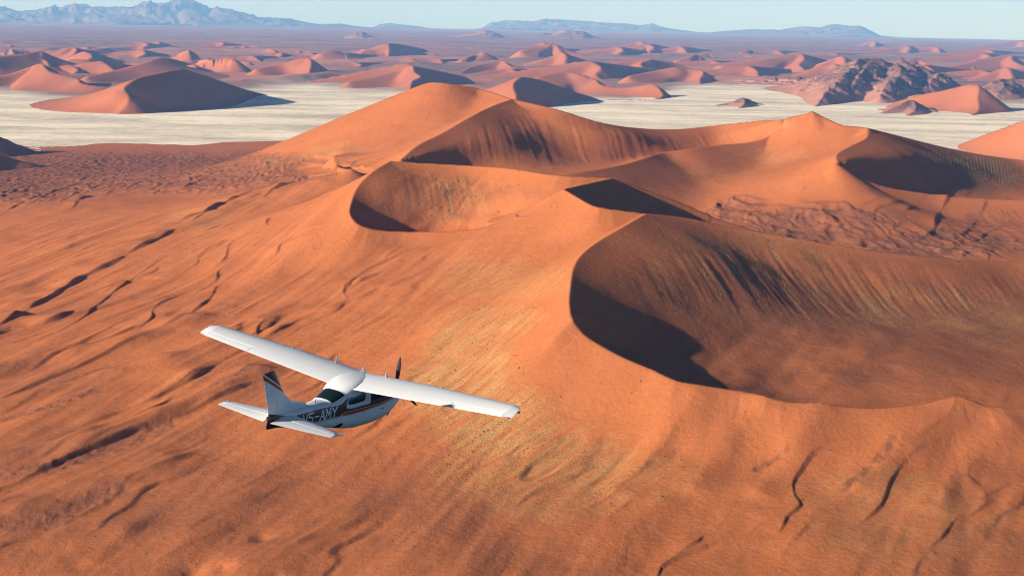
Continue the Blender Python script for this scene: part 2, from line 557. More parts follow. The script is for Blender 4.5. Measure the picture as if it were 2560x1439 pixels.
def blobs(px, py, L):
    m = np.zeros(px.shape)
    for cx, cy, rx, ry, a in L:
        m = np.maximum(m, a * (1 - sstep(0.55, 1.15, np.hypot((px - cx) / rx, (py - cy) / ry))))
    return m


def stamp(x, y, pts_px, width, soft=.6):
    """0..1 mask round a polyline given by photo pixels, laid on the ground"""
    P = np.array([hit(*p) for p in pts_px])
    best = np.full(x.shape, 1e12)
    for a, b in zip(P[:-1], P[1:]):
        dx, dy = b[0] - a[0], b[1] - a[1]; l2 = dx * dx + dy * dy + 1e-9
        t = np.clip(((x - a[0]) * dx + (y - a[1]) * dy) / l2, 0, 1)
        best = np.minimum(best, (x - a[0] - t * dx) ** 2 + (y - a[1] - t * dy) ** 2)
    return 1 - sstep(width * (1 - soft), width, np.sqrt(best))


# masks where each kind of ground lies, the brown one partly painted shade (world positions found once through the photograph, kept as ground data)
ROUGH = [(300, 430, 620, 60, 1), (50, 440, 300, 75, 1), (600, 420, 260, 45, .9), (2050, 560, 240, 55, 1), (2330, 610, 260, 45, 1), (1850, 530, 90, 40, .9), (2480, 570, 120, 70, .5)]
GRASS = [(1180, 860, 120, 90, .8), (1230, 800, 150, 45, .7), (1150, 960, 170, 110, .9), (1250, 1060, 190, 110, .9), (1400, 1150, 200, 90, .8), (1350, 1230, 300, 80, .5), (1640, 1200, 130, 60, .35),
         (1270, 700, 200, 60, .45), (2000, 740, 250, 90, .55), (2300, 770, 300, 70, .85), (1900, 650, 200, 80, .5), (2500, 800, 130, 90, .8), (1730, 700, 120, 120, .4),
         (1120, 500, 95, 52, .8), (1210, 500, 20, 40, .6), (960, 520, 45, 50, .35), (2420, 430, 160, 60, .6), (1900, 390, 140, 25, .35), (1750, 430, 130, 20, .35), (850, 375, 80, 22, .5), (700, 400, 90, 22, .4),
         (500, 545, 120, 30, .3), (2200, 1240, 260, 80, .35), (2300, 1330, 300, 110, .3), (1300, 1180, 260, 90, .6)]


UNDUL = [([(-60, 1165), (150, 1120), (330, 1070), (520, 1000), (640, 930)], 5.5, 17), ([(-60, 1300), (120, 1262), (300, 1205), (420, 1150)], 5, 18), ([(-60, 1030), (120, 985), (260, 940), (400, 905)], 4.5, 18),
         ([(-40, 940), (100, 900), (300, 860), (480, 800)], 5, 22), ([(-40, 1395), (130, 1362), (300, 1330)], 3, 14), ([(600, 1420), (760, 1380), (900, 1370)], 2, 16), ([(1750, 1000), (1660, 1090), (1560, 1230)], 2.2, 12), ([(1900, 1010), (1830, 1080), (1740, 1220)], 2.0, 11),
         ([(2060, 1030), (1990, 1110), (1900, 1230)], 2.4, 13), ([(2400, 1010), (2280, 1100), (2150, 1220)], 4, 18), ([(2520, 1060), (2440, 1140), (2330, 1270)], 2.5, 14)]
BANDS = [([(-40, 1205), (150, 1165), (300, 1120), (420, 1065)], 17), ([(-40, 1335), (150, 1295), (280, 1240)], 22), ([(-40, 1060), (130, 1025), (240, 985)], 14), ([(150, 960), (260, 925), (400, 895)], 12), ([(480, 1000), (600, 945), (640, 915)], 8),
         ([(2110, 1230), (2180, 1180)], 7), ([(2250, 1110), (2190, 1160)], 6), ([(1900, 1180), (1960, 1130)], 5)]
PITS = [(655, 1345, 7, 2.2), (480, 1432, 9, 2.5), (560, 1428, 7, 2.0), (200, 1420, 8, 1.5)]


BROWNISH = [(2050, 800, 620, 230, 1), (1120, 490, 230, 70, .8), (2400, 430, 260, 70, .5), (250, 1250, 620, 230, 1), (900, 1330, 500, 190, .8), (1250, 1420, 400, 90, .7), (2000, 900, 420, 130, .6), (100, 980, 300, 90, .6), (650, 960, 260, 80, .5), (450, 640, 200, 60, .4), (2450, 1380, 300, 90, .4)]  # brown ground tint; over the bowl walls it also paints in dimmer light


def near_ground(x, y):
    h0, d = base_height(x, y)
    px, py = project(x, y, h0)
    away = sstep(6, 60, d) * np.clip((h0 + 4) / 22, .12, 1)
    rough = blobs(px + 40 * pn(px / 60, py / 20, 3), py + 10 * pn(px / 50, py / 16, 4), ROUGH)
    rough = rough * sstep(5, 50, d)
    h = h0 + away * (3.2 * fbm(x / 210, y / 210, 3, 1) + 0.55 * fbm(x / 34, y / 34, 3, 8))
    # wind flutes, long along the slope direction that runs from lower left to upper right
    ca, sa = math.cos(math.radians(66)), math.sin(math.radians(66))
    u = x * ca + y * sa; v = -x * sa + y * ca
    wv = v + 26 * pn(u / 260, v / 130, 12)
    left = sstep(1450, 1050, px) * sstep(2600, 2100, np.hypot(x, y)) + .5 * sstep(950, 1060, py)
    left = np.clip(left, 0, 1) * away
    fl = pn(u / 170, wv / 24, 21) * .9 + .5 * pn(u / 80, wv / 11, 22) + np.maximum(pn(u / 420, wv / 62, 23), 0) * 5.5
    h = h + left * fl * 1.5
    ul = (x * .55 + y * .835); vl = (-x * .835 + y * .55)
    phl = -vl / 36 + 1.3 * fbm(ul / 150, vl / 60, 3, 91)
    h = h + left * 2.1 * saw(phl, .8) * np.clip(pn(ul / 140, vl / 60, 95) * 2.2, 0, 1)
    # down-slope flutes on the steep inner walls
    for pts, amp, wdt in UNDUL:
        P = np.array([hit(*p) for p in pts]); best = np.full(x.shape, 1e12)
        for a, b in zip(P[:-1], P[1:]):
            dx, dy = b[0] - a[0], b[1] - a[1]; l2 = dx * dx + dy * dy + 1e-9
            t = np.clip(((x - a[0]) * dx + (y - a[1]) * dy) / l2, 0, 1)
            best = np.minimum(best, (x - a[0] - t * dx) ** 2 + (y - a[1] - t * dy) ** 2)
        h = h + amp * np.exp(-best / wdt ** 2) * (1 + .5 * pn(x / 40, y / 40, 71))
    band = np.zeros(x.shape)
    for pts, wdt in BANDS:
        band = np.maximum(band, stamp(x + 8 * pn(x / 30, y / 30, 72), y + 8 * pn(x / 30, y / 30, 73), pts, wdt, .8))
    h = h - band * (.8 - 1.0 * fbm(x / 9, y / 9, 3, 74))
    for qx, qy, qr, qd in PITS:
        X0, Y0, _ = hit(qx, qy)
        h = h - qd * np.exp(-((x - X0) ** 2 + (y - Y0) ** 2) / qr ** 2)
    wall = blobs(px, py, [(2100, 700, 560, 110, 1), (1150, 480, 260, 80, .8), (1500, 350, 480, 70, 1)]) * away
    h = h + wall * (.85 * pn((x * .98 + y * .17) / 15, d / 150, 31) + .55 * pn((x * .98 + y * .17) / 6.5, d / 90, 32))
    bowlfloor = blobs(px, py, [(1950, 900, 420, 110, 1)])
    ub = x * .55 + y * .83; vb = -x * .83 + y * .55
    h = h + bowlfloor * away * (3.0 * pn(ub / 120, vb / 40, 41) + 1.0 * pn(ub / 40, vb / 16, 42))
    rs = sstep(1400, 2600, np.hypot(x, y))
    rt = sstep(1400, 1700, px)
    h = h + rough * (5.2 * rt * dunelets(x, y, 62, 56) + (3.4 - 1.6 * rt) * dunelets(x, y, 34, 51) * sstep(-.1, .3, pn(x / 130, y / 200, 55)) + 2.6 * dunelets(x, y, 19, 52) + 1.5 * fbm(x / 16, y / 24, 3, 53))
    rough = np.maximum(rough, .75 * band)
    h = h + step_field(x, y)
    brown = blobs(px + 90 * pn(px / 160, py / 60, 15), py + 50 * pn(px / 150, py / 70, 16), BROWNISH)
    grass = blobs(px + 50 * pn(px / 70, py / 45, 5), py + 25 * pn(px / 60, py / 40, 6), GRASS)
    fing = sstep(-.12, .28, pn((x * .98 + y * .17) / 8.5, d / 110, 83))
    grass = grass * (1 - np.clip(wall * 1.2, 0, 1) * (1 - fing) * .9) * (1 + .25 * wall)
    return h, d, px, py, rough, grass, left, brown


# polar grid round the spot below the camera: finer where slopes face the viewer
def rows(r0, r1, dr):
    out = [r0]
    while out[-1] < r1: out.append(out[-1] + dr(out[-1]))
    return np.array(out)


Q = 1.0
Rr = rows(720, 4700, lambda r: Q * float(np.interp(r, [700, 1000, 1300, 2000, 3000, 4700], [1.7, 2.2, 2.4, 3.4, 6.5, 12])))
hw = math.radians(21.8)
th = np.concatenate([np.linspace(-math.radians(30), -hw, 30, endpoint=False), np.linspace(-hw, hw, int(820 / Q)), np.linspace(hw, math.radians(28), 22)[1:]])
RR, TT = np.meshgrid(Rr, th, indexing='ij')
NX, NY = RR * np.sin(TT), RR * np.cos(TT)
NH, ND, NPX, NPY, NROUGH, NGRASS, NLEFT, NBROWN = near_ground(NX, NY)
print("near grid", NX.shape)
# ------------------------------------------------------------------ sand materials
SAND = (.51, .155, .045)


def sand_material(name, near=True):
    n = NT(name)
    g = n.attr("grass"); r = n.attr("rough")
    big = n.noise(.004, 4, .55); mid = n.noise(.03, 5, .6); fine = n.noise(.35, 4, .65)
    SAND_ = SAND if near else (.45, .155, .072)
    col = n.mix(n.range(big, .35, .65), SAND_, (.45, .137, .044))
    col = n.mix(n.range(mid, .35, .75, 0, .55 if near else .2), col, (.54, .175, .06))
    # darker mineral streaks
    st = n.noise(1.0, 5, .6, n.mapping((.035, .006, .02), (0, 0, math.radians(-24))))
    col = n.mix(n.range(st, .52, .72, 0, .35), col, (.36, .115, .055))
    fs = n.noise(1.0, 4, .65, n.mapping((.45, .05, .3), (0, 0, math.radians(-30))))
    col = n.mix(n.range(fs, .42, .66, 0, .30), col, (.36, .105, .04))
    # dry grass
    gst = n.noise(1.0, 6, .62, n.mapping((.20, .012, .05), (0, 0, math.radians(-44))))
    gf = n.noise(.5, 3, .7)
    gm = n.math('MULTIPLY', g, n.range(n.math('ADD', n.math('MULTIPLY', gst, .85), n.math('MULTIPLY', gf, .25)), .46, .64, .04, 1.05))
    col = n.mix(gm, col, (.50, .275, .10))
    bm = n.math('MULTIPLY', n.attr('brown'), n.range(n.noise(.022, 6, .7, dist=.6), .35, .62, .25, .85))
    col = n.mix(bm, col, (.255, .088, .040))  # brown ground, plus the shade coloured into the bowl walls
    rm = n.math('MULTIPLY', r, n.range(n.noise(.05, 5, .7), .35, .65, .35, 1.0))
    col = n.mix(rm, col, (.15, .062, .042))
    col = n.mix(n.range(fine, .35, .75, 0, .42), col, (.32, .11, .045))
    hgt = n.math('ADD', n.math('MULTIPLY', n.noise(.9, 4, .65), .6), n.math('MULTIPLY', n.noise(.18, 4, .6), 1.6))
    tuft = n.math('MULTIPLY', n.noise(.7, 3, .7), n.math('MULTIPLY', n.math('ADD', g, r), 1.6))
    b = n.bump(n.math('ADD', hgt, tuft), .8, .55)
    return n.bsdf(col, .95, b, spec=.05)


M_SAND = sand_material("red_sand")
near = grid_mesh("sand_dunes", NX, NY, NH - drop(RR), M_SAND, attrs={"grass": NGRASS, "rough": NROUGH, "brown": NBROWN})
structure(near)

# ------------------------------------------------------------------ far plain
n = NT("desert_plain")
pan = n.attr("pan"); red = n.attr("red")
plain = n.mix(n.range(n.noise(.0009, 6, .65), .38, .62), (.20, .115, .085), (.34, .18, .135))
plain = n.mix(n.range(n.noise(.006, 5, .7), .45, .65, 0, .6), plain, (.14, .085, .07))
plain = n.mix(red, plain, (.50, .20, .11))
w = n.noise(1.0, 7, .68, n.mapping((.0011, .0034, .01)))
w2 = n.noise(.02, 5, .7)
pmix = n.range(n.math('ADD', w, n.math('MULTIPLY', n.math('SUBTRACT', w2, .5), .35)), .33, .60)
pcol = n.mix(pmix, (.52, .43, .34), (.98, .855, .64))
pcol = n.mix(n.range(n.noise(.03, 4, .7), .62, .72, 0, .5), pcol, (.20, .15, .11))
col = n.mix(pan, plain, pcol)
b = n.bump(n.noise(.02, 5, .7), .5, 6.0)
M_PLAIN = n.bsdf(col, .95, b, spec=.05)

# rows evenly spread down the picture, to beyond the horizon of the curved ground
deps = np.linspace(EYE / 3300, EYE / 66000 + 66000 / (2 * ER), 330)
# invert dep = EYE/R + R/(2 ER)
PR = np.array([(dp - math.sqrt(max(dp * dp - 4 * EYE / (2 * ER), 0))) * ER for dp in deps])
PR = np.concatenate([PR, [72000, 80000, 90000]])
PT = np.linspace(-math.radians(32), math.radians(32), 900)
RR2, TT2 = np.meshgrid(PR, PT, indexing='ij')
PX, PY = RR2 * np.sin(TT2), RR2 * np.cos(TT2)
ppx, ppy = project(PX, PY, -drop(RR2))
# the pale pan: its far edge by photo column
edge = np.interp(ppx, [-400, 0, 120, 330, 640, 780, 900, 1000, 1300, 1560, 1720, 1800, 2000, 2300, 2560, 2900], [228, 232, 243, 268, 222, 212, 222, 225, 235, 245, 212, 206, 215, 262, 258, 255])
edge = edge + 10 * fbm(PX / 900, PY / 900, 3, 60)
panm = sstep(-16, 14, ppy - edge + 7 * fbm(PX / 260, PY / 260, 3, 62))
hum = sstep(0, 14, edge - ppy)
ph = hum * (12 * fbm(PX / 900, PY / 1400, 4, 61) + 8 * dunelets(PX, PY, 330, 63) + 42 * dunelets(PX, PY, 1250, 68) * sstep(24000, 12000, RR2)) + 1.0 * fbm(PX / 150, PY / 150, 2, 64)
ph = ph + sstep(14000, 40000, RR2) * 22 * fbm(PX / 3000, PY / 5000, 4, 65)
redm = hum * sstep(.0, .5, fbm(PX / 1500, PY / 1800, 3, 67) + .18) * sstep(26000, 9000, RR2) * .8
plain_o = structure(grid_mesh("desert_plain", PX, PY, ph - drop(RR2) - 1.0, M_PLAIN, attrs={"pan": panm, "red": redm}))

# ------------------------------------------------------------------ far dunes, each a body of its own
M_FAR = sand_material("far_red_sand", False)


def gdist(px, fy):
    x, y = at(px, fy, 0.0)
    return math.hypot(x, y)


def wind_noise(x, y, s):
    return 2.2 * fbm(x / 160, y / 160, 3, s) + .6 * pn(x / 30, y / 30, s + 4)


def far_dune(chains, wind=.33, lee=.60, q=1.35, rock=0.0, mat=None, name="sand_dune"):
    """chains: crest lines of (photo x, photo y of crest, photo y of the ground right below it); windward left, lee right"""
    rs = []; allp = []
    for ch in chains:
        P = []
        right = ch[-1][0] > ch[0][0] and ch[0][1] < ch[-1][1]
        for px, py, fy in ch:
            if right: fy = fy - .035 * (px - ch[0][0]) * max(fy - 75, 0) / 180
            R = gdist(px, fy)
            P.append(at_range(px, py, R))
        P = np.array(P); allp.append(P)
        R0 = np.hypot(P[:, 0], P[:, 1]).mean()
        step = max(20, R0 / 220)
        zmax = P[:, 2].max()
        # direction left to right in the picture: windward lies on the side the sun is
        rs.append((P, step))
    A = np.concatenate(allp)
    Rm = np.hypot(A[:, 0], A[:, 1]); zm = max(A[:, 2].max(), 12)
    objs = []
    for P, step in rs:
        dv = P[-1, :2] - P[0, :2]
        # per-segment slopes depend on which side faces the sun
        objs.append(Ridge(P, False, step, L=(wind, zm * .9, 2.0, .035), R=(lee, zm * 1.3, 5, .02)))
    pad = zm / (wind * .55) + 60
    x0, x1 = A[:, 0].min() - pad * 1.2, A[:, 0].max() + pad
    r0, r1 = Rm.min() - pad, Rm.max() + pad
    R0 = Rm.mean()
    t0, t1 = math.atan2(x0, R0), math.atan2(x1, R0)
    nc = int(np.clip((t1 - t0) * 1407 / q, 24, 420)); nr = int(np.clip((r1 - r0) / max(9, R0 / 420 * q), 24, 200))
    R2, T2 = np.meshgrid(np.linspace(r0, r1, nr), np.linspace(t0, t1, nc), indexing='ij')
    X, Y = R2 * np.sin(T2), R2 * np.cos(T2)
    h = np.full(X.shape, -50.0); dm = np.full(X.shape, 1e9)
    for r in objs:
        f, d = r.field(X, Y)
        dm = np.where(f > h, d, dm)
        h = np.maximum(h, f)
    sm = h.copy()
    for _ in range(4):
        sm[1:-1, 1:-1] = (sm[1:-1, 1:-1] * 4 + sm[:-2, 1:-1] + sm[2:, 1:-1] + sm[1:-1, :-2] + sm[1:-1, 2:]) / 8
    w = sstep(step * 1.0, step * 3.2, dm)
    h = h * (1 - w) + sm * w
    h = h + wind_noise(X, Y, 70) * sstep(10, 80, dm)
    if rock:
        lam = rock * 7.0
        wx = X + lam * .4 * fbm(X / lam, Y / lam, 2, 30); wy = Y + lam * .4 * fbm(X / lam, Y / lam, 2, 40)
        rg = ridged(wx / lam, wy / lam, 4, 9, .55) - 1.0
        h = h + rock * rg * np.clip(h / 60, .12, 1)
    o = grid_mesh(name, X, Y, h - drop(R2), mat or M_FAR, mask=h > -14,
                  attrs={"sandy": np.clip(.95 - h / zm * 1.3, 0, 1), "grass": np.zeros(X.shape), "rough": np.clip(.55 - h / 60, 0, .5)})
    return structure(o)


FAR = [
    # left, front to back
    [[(297, 285, 285), (325, 240, 281), (310, 222, 279), (325, 205, 276), (360, 190, 271), (420, 178, 265), (462, 172, 259)],
     [(462, 172, 259), (500, 185, 255), (560, 205, 250), (620, 225, 245), (680, 239, 242)]],
    [[(300, 216, 228), (250, 215, 230), (200, 205, 228), (195, 196, 226), (125, 178, 222), (112, 168, 218), (95, 160, 212), (20, 185, 215), (-80, 200, 222)]],
    [[(98, 127, 182), (60, 134, 186), (0, 140, 190), (-120, 140, 200)], [(170, 178, 190), (125, 163, 190), (118, 152, 188), (104, 145, 186), (107, 135, 184), (98, 127, 182)]],
    [[(186, 133, 162), (192, 124, 160), (183, 116, 158), (150, 128, 160), (120, 134, 160)]],
    [[(175, 148, 166), (215, 148, 166), (231, 142, 165), (226, 134, 164), (210, 128, 162)], [(210, 128, 162), (250, 138, 162), (300, 150, 163)]],
    [[(405, 141, 192), (370, 152, 196), (300, 172, 200), (215, 190, 206)], [(470, 168, 186), (430, 158, 188), (408, 150, 190), (405, 141, 192)]],
    [[(552, 147, 158), (500, 148, 160), (476, 138, 160), (470, 124, 158), (440, 138, 158)]],
    [[(490, 158, 172), (540, 160, 178), (565, 160, 180), (585, 147, 180), (540, 147, 178), (500, 150, 172)]],
    [[(778, 195, 195), (773, 178, 192), (778, 160, 190), (768, 143, 187), (750, 146, 187), (700, 158, 187), (640, 172, 190)]],
    [[(970, 140, 142), (972, 124, 141), (968, 108, 140), (930, 119, 140), (900, 130, 141)], [(968, 108, 140), (1010, 112, 136), (1060, 122, 135)]],
    [[(1025, 224, 224), (1030, 202, 221), (1052, 191, 218), (1035, 178, 215), (1028, 163, 212), (1000, 171, 212), (950, 186, 214), (870, 203, 218)], [(1028, 163, 212), (1090, 175, 212), (1160, 190, 212)]],
    [[(950, 182, 190), (915, 176, 188), (900, 178, 190)]],
    [[(1185, 156, 158), (1195, 145, 157), (1212, 129, 156), (1190, 133, 156), (1150, 149, 158)]],
    [[(350, 136, 142), (358, 129, 141), (330, 133, 141)]],
    [[(625, 156, 166), (600, 150, 164), (580, 158, 166)]],
    [[(690, 128, 134), (675, 120, 133), (660, 126, 133)]],
    [[(1040, 155, 158), (1035, 145, 158), (1010, 148, 158)]],
    [[(815, 132, 148), (830, 125, 147), (850, 128, 147), (880, 142, 149)], [(830, 125, 147), (800, 132, 148)]],
    # right
    [[(1397, 145, 146), (1405, 134, 145), (1398, 122, 144), (1385, 108, 143), (1350, 113, 143), (1300, 127, 145)], [(1385, 108, 143), (1430, 128, 145), (1490, 141, 147)]],
    [[(1400, 178, 180), (1330, 172, 178), (1280, 165, 176), (1255, 150, 172), (1200, 160, 174), (1150, 180, 184)]],
    [[(1283, 271, 273), (1290, 238, 269), (1282, 214, 266), (1300, 192, 261)], [(1300, 192, 261), (1345, 198, 257), (1420, 222, 256), (1500, 250, 260), (1550, 283, 287)]],
    [[(1500, 247, 248), (1580, 249, 250), (1640, 247, 248), (1657, 238, 245), (1650, 224, 242), (1635, 209, 240), (1580, 216, 238), (1520, 215, 236), (1495, 206, 234), (1488, 197, 232), (1450, 185, 230), (1418, 178, 228), (1340, 192, 232)],
     ],
    [[(1636, 175, 182), (1606, 165, 182), (1605, 155, 180), (1625, 147, 178), (1580, 150, 178), (1530, 160, 180), (1470, 175, 186)], [(1625, 147, 178), (1680, 156, 178), (1740, 172, 180)]],
    [[(1752, 210, 210), (1750, 195, 207), (1758, 183, 205), (1750, 173, 203), (1710, 171, 202), (1692, 167, 202), (1640, 176, 203), (1570, 190, 208)]],
    [[(1752, 159, 160), (1750, 149, 159), (1743, 137, 158), (1690, 150, 160)]],
    [[(2085, 184, 184), (2010, 170, 182), (1998, 160, 180), (2010, 148, 178), (2000, 134, 175), (1950, 142, 176), (1900, 150, 178), (1800, 162, 180)], [(2000, 134, 175), (2050, 145, 170), (2110, 160, 170)]],
    [[(2325, 168, 170), (2320, 158, 168), (2290, 145, 166), (2250, 158, 168)]],
    [[(2468, 117, 132), (2430, 124, 133), (2380, 131, 136)], [(2468, 117, 132), (2500, 126, 134), (2540, 133, 136)]],
    [[(2600, 172, 176), (2540, 155, 174), (2527, 137, 170), (2450, 150, 172), (2370, 167, 176)]],
    [[(2432, 288, 288), (2447, 272, 283), (2444, 245, 279), (2440, 209, 274), (2390, 218, 272), (2320, 232, 270), (2250, 250, 268)]],
    [[(1665, 130, 134), (1660, 124, 133), (1630, 116, 132), (1590, 128, 134)]],
    [[(1890, 134, 136), (1885, 128, 135), (1870, 124, 135), (1850, 130, 136)]],
    [[(2345, 148, 150), (2335, 143, 150), (2310, 147, 151)]],
    [[(1790, 140, 146), (1770, 133, 145), (1740, 138, 146)]],
    # flank of the next big dune at the right edge, and the one cut by the left edge
    [[(2395, 362, 362), (2470, 333, 375), (2560, 300, 385), (2700, 250, 395)]],
    [[(95, 378, 378), (40, 358, 380), (0, 340, 382), (-90, 310, 385)]],
    [[(150, 424, 424), (70, 405, 427), (0, 388, 428), (-80, 360, 430)]],
]
for ch in FAR:
    far_dune(ch)
rr = random.Random(4)
for k in range(74):                       # the crowd of smaller dunes between and behind them
    fy = 118 + 95 * rr.random() ** 1.5
    x0 = rr.uniform(-60, 2620)
    if fy > 160 and 600 < x0 < 1000: fy -= 40
    s = (fy - 75) / 100
    hh = (10 + 28 * rr.random() ** 1.6) * s; w = (70 + 210 * rr.random() ** 1.5) * s
    fa = lambda t: fy - t * s
    bend = rr.uniform(-.12, .18) * w
    ch = [[(x0 + .10 * w + bend, fa(0), fa(0)), (x0 + .02 * w + bend, fa(0) - .35 * hh, fa(2)), (x0 + .10 * w, fa(3) - .7 * hh, fa(4)), (x0, fa(6) - hh, fa(6)),
           (x0 - .25 * w, fa(6) - .78 * hh, fa(6)), (x0 - .6 * w, fa(5) - .45 * hh, fa(5)), (x0 - w, fa(4) - .1 * hh, fa(4))]]
    if rr.random() < .7:
        ch.append([(x0, fa(6) - hh, fa(6)), (x0 + .35 * w, fa(10) - .55 * hh, fa(10)), (x0 + .8 * w, fa(13) - .1 * hh, fa(13))])
    far_dune(ch, q=1.7)

# ------------------------------------------------------------------ rocky hills
n = NT("weathered_rock")
rk = n.mix(n.range(n.noise(.02, 6, .7), .4, .62), (.15, .075, .056), (.31, .155, .11))
slope = n.attr("sandy")
rk = n.mix(n.range(n.math('ADD', slope, n.math('MULTIPLY', n.math('SUBTRACT', n.noise(.012, 5, .7), .5), 1.2)), .45, .6), rk, (.42, .19, .125))
M_ROCK = n.bsdf(rk, .95, n.bump(n.noise(.05, 6, .75), .9, 9.0), spec=.1)


def hill(name, sky_pts, fy, depth, seed, rough=.5, q=1.3, lam=260., mat=None, sandy=0.6, peaks=None):
    """a rocky hill whose skyline follows the given photo points; fy: photo y of its foot line below the crest"""
    px = np.array([p[0] for p in sky_pts], float); py = np.array([p[1] for p in sky_pts], float)
    cxp = px.mean(); R0 = gdist(cxp, fy) if fy < 400 else fy
    T = []; Z = []
    for a, b in sky_pts:
        x, y, z = at_range(a, b, R0)
        T.append(math.atan2(x, y)); Z.append(max(z, 0))
    T = np.array(T); Z = np.array(Z); zm = Z.max()
    nc = int(np.clip((T[-1] - T[0]) * 1407 / q, 40, 560)); nr = int(np.clip(2 * depth / (R0 / 500 * q), 40, 150))
    v = np.linspace(-1, 1, nr)
    R2, T2 = np.meshgrid(R0 + v * depth, np.linspace(T[0], T[-1], nc), indexing='ij')
    X, Y = R2 * np.sin(T2), R2 * np.cos(T2)
    V = np.repeat(v[:, None], nc, 1)
    wx = X + lam * .5 * fbm(X / lam, Y / lam, 2, seed + 30); wy = Y + lam * .5 * fbm(X / lam, Y / lam, 2, seed + 40)
    r = ridged(wx / lam, wy / lam, 5, seed, .52)
    r = (r - r.mean()) / (r.std() + 1e-6)
    env = np.interp(T2, T, Z)
    off = .25 * pn(T2 * R0 / (lam * 2.2), V * 0, seed + 7)
    dist = np.abs(V - off)
    body = np.clip(1 - dist, 0, 1) ** .95
    h = env * (body * (1 + .0 * r)) + rough * zm * np.sqrt(np.clip(body, 0, 1)) * .34 * (r - .6) * np.clip(env / zm, 0, 1) * np.clip(dist * 5, .25, 1)
    slope = np.hypot(*np.gradient(h, R2[1, 0] - R2[0, 0], (T2[0, 1] - T2[0, 0]) * R0))
    sand = np.clip(sandy + .5 - h / zm * 1.1 - .4 * (r > .3), 0, 1)
    o = grid_mesh(name, X, Y, h - drop(R2) - .01 * zm, mat or M_ROCK, mask=h > -.04 * zm, attrs={"sandy": sand})
    return structure(o)


hill("rocky_hill", [(-60, 140), (0, 128), (30, 121), (60, 125), (100, 142)], 144, 500, 12, .8, lam=260)
hill("rocky_hill", [(1600, 215), (1760, 205), (1850, 196), (1990, 190), (2060, 200)], 206, 260, 14, .6, lam=120, sandy=.9)
hill("rocky_hill", [(1135, 92), (1170, 84), (1195, 80), (1213, 74), (1235, 79), (1262, 92)], 93.5, 1500, 15, 1., lam=900, sandy=.1)
hill("rocky_hill", [(1305, 93), (1340, 85), (1380, 82), (1405, 73), (1430, 78), (1460, 77), (1480, 88), (1500, 95)], 95, 1500, 16, .8, lam=900, sandy=.1)
hill("rocky_hill", [(860, 94), (885, 84), (905, 80), (925, 88), (945, 96)], 96, 700, 17, .7, lam=500, sandy=.6)

n = NT("distant_mountain_rock")
rk = n.mix(n.range(n.noise(.0006, 6, .7), .4, .62), (.085, .065, .060), (.155, .12, .105))
M_MOUNT = n.bsdf(rk, .95, n.bump(n.noise(.002, 6, .7), .8, 120.0), spec=.05)
hill("mountain_range", [(-260, 50), (-120, 30), (0, 17), (25, 20), (50, 27), (95, 25), (130, 12), (150, 20), (190, 9), (230, 17), (290, 18), (330, 17), (352, 8), (375, 6), (400, 3), (450, 0), (488, 3), (510, 14), (530, 20), (570, 22), (620, 36), (660, 42), (720, 46), (760, 53), (800, 60), (850, 59), (900, 66), (945, 76)], 55000, 6000, 21, .75, lam=1900, mat=M_MOUNT)
hill("mountain_range", [(900, 76), (930, 70), (950, 60), (975, 57), (1010, 62), (1040, 65), (1085, 78)], 60000, 3400, 22, .6, lam=1700, mat=M_MOUNT)
hill("mountain_range", [(1175, 82), (1205, 70), (1225, 57), (1260, 52), (1300, 52), (1330, 54), (1365, 46), (1410, 50), (1450, 52), (1500, 55), (1560, 58), (1600, 63), (1630, 58), (1660, 68), (1700, 75), (1800, 90)], 63000, 4600, 23, .6, lam=1700, mat=M_MOUNT)
hill("mountain_range", [(1740, 92), (1820, 77), (1880, 73), (1950, 75), (2000, 67), (2050, 68), (2075, 61), (2130, 63), (2160, 68), (2200, 88), (2260, 100)], 60000, 4400, 24, .65, lam=1700, mat=M_MOUNT)

far_dune([[(2000, 222, 236), (2060, 197, 232), (2110, 163, 230), (2150, 147, 228), (2180, 146, 226), (2215, 157, 225.9), (2260, 152, 224), (2300, 166, 224), (2350, 182, 223.9), (2390, 205, 224), (2425, 222, 225)],
          [(2038, 266, 266), (2060, 238, 258), (2100, 200, 245), (2150, 147, 228)], [(2200, 240, 256), (2215, 215, 250), (2250, 185, 240), (2245, 160, 226)], [(2290, 235, 247), (2330, 205, 238), (2350, 182, 224)],
          [(2110, 245, 254), (2140, 205, 244), (2180, 146, 226)]], wind=.50, lee=.56, q=1.1, rock=24, mat=M_ROCK, name="rocky_hill")

far_dune([[(1790, 262, 264), (1835, 253, 263), (1858, 244, 262.8), (1885, 253, 263), (1930, 266, 268)], [(1850, 268, 270), (1862, 256, 266), (1858, 244, 262.8)]], wind=.5, lee=.5, q=1.0, rock=6, mat=M_ROCK, name="rocky_hill")
far_dune([[(2205, 280, 283), (2240, 268, 280), (2283, 251, 277), (2305, 262, 277), (2345, 279, 281)], [(2270, 287, 289), (2290, 270, 283), (2283, 251, 277)]], wind=.5, lee=.5, q=1.0, rock=7, mat=M_ROCK, name="rocky_hill")
far_dune([[(2440, 240, 246), (2470, 215, 245), (2500, 200, 243), (2540, 197, 242), (2600, 205, 242), (2680, 232, 244)], [(2490, 238, 252), (2510, 215, 248), (2500, 200, 243)]], wind=.5, lee=.55, q=1.1, rock=16, mat=M_ROCK, name="rocky_hill")

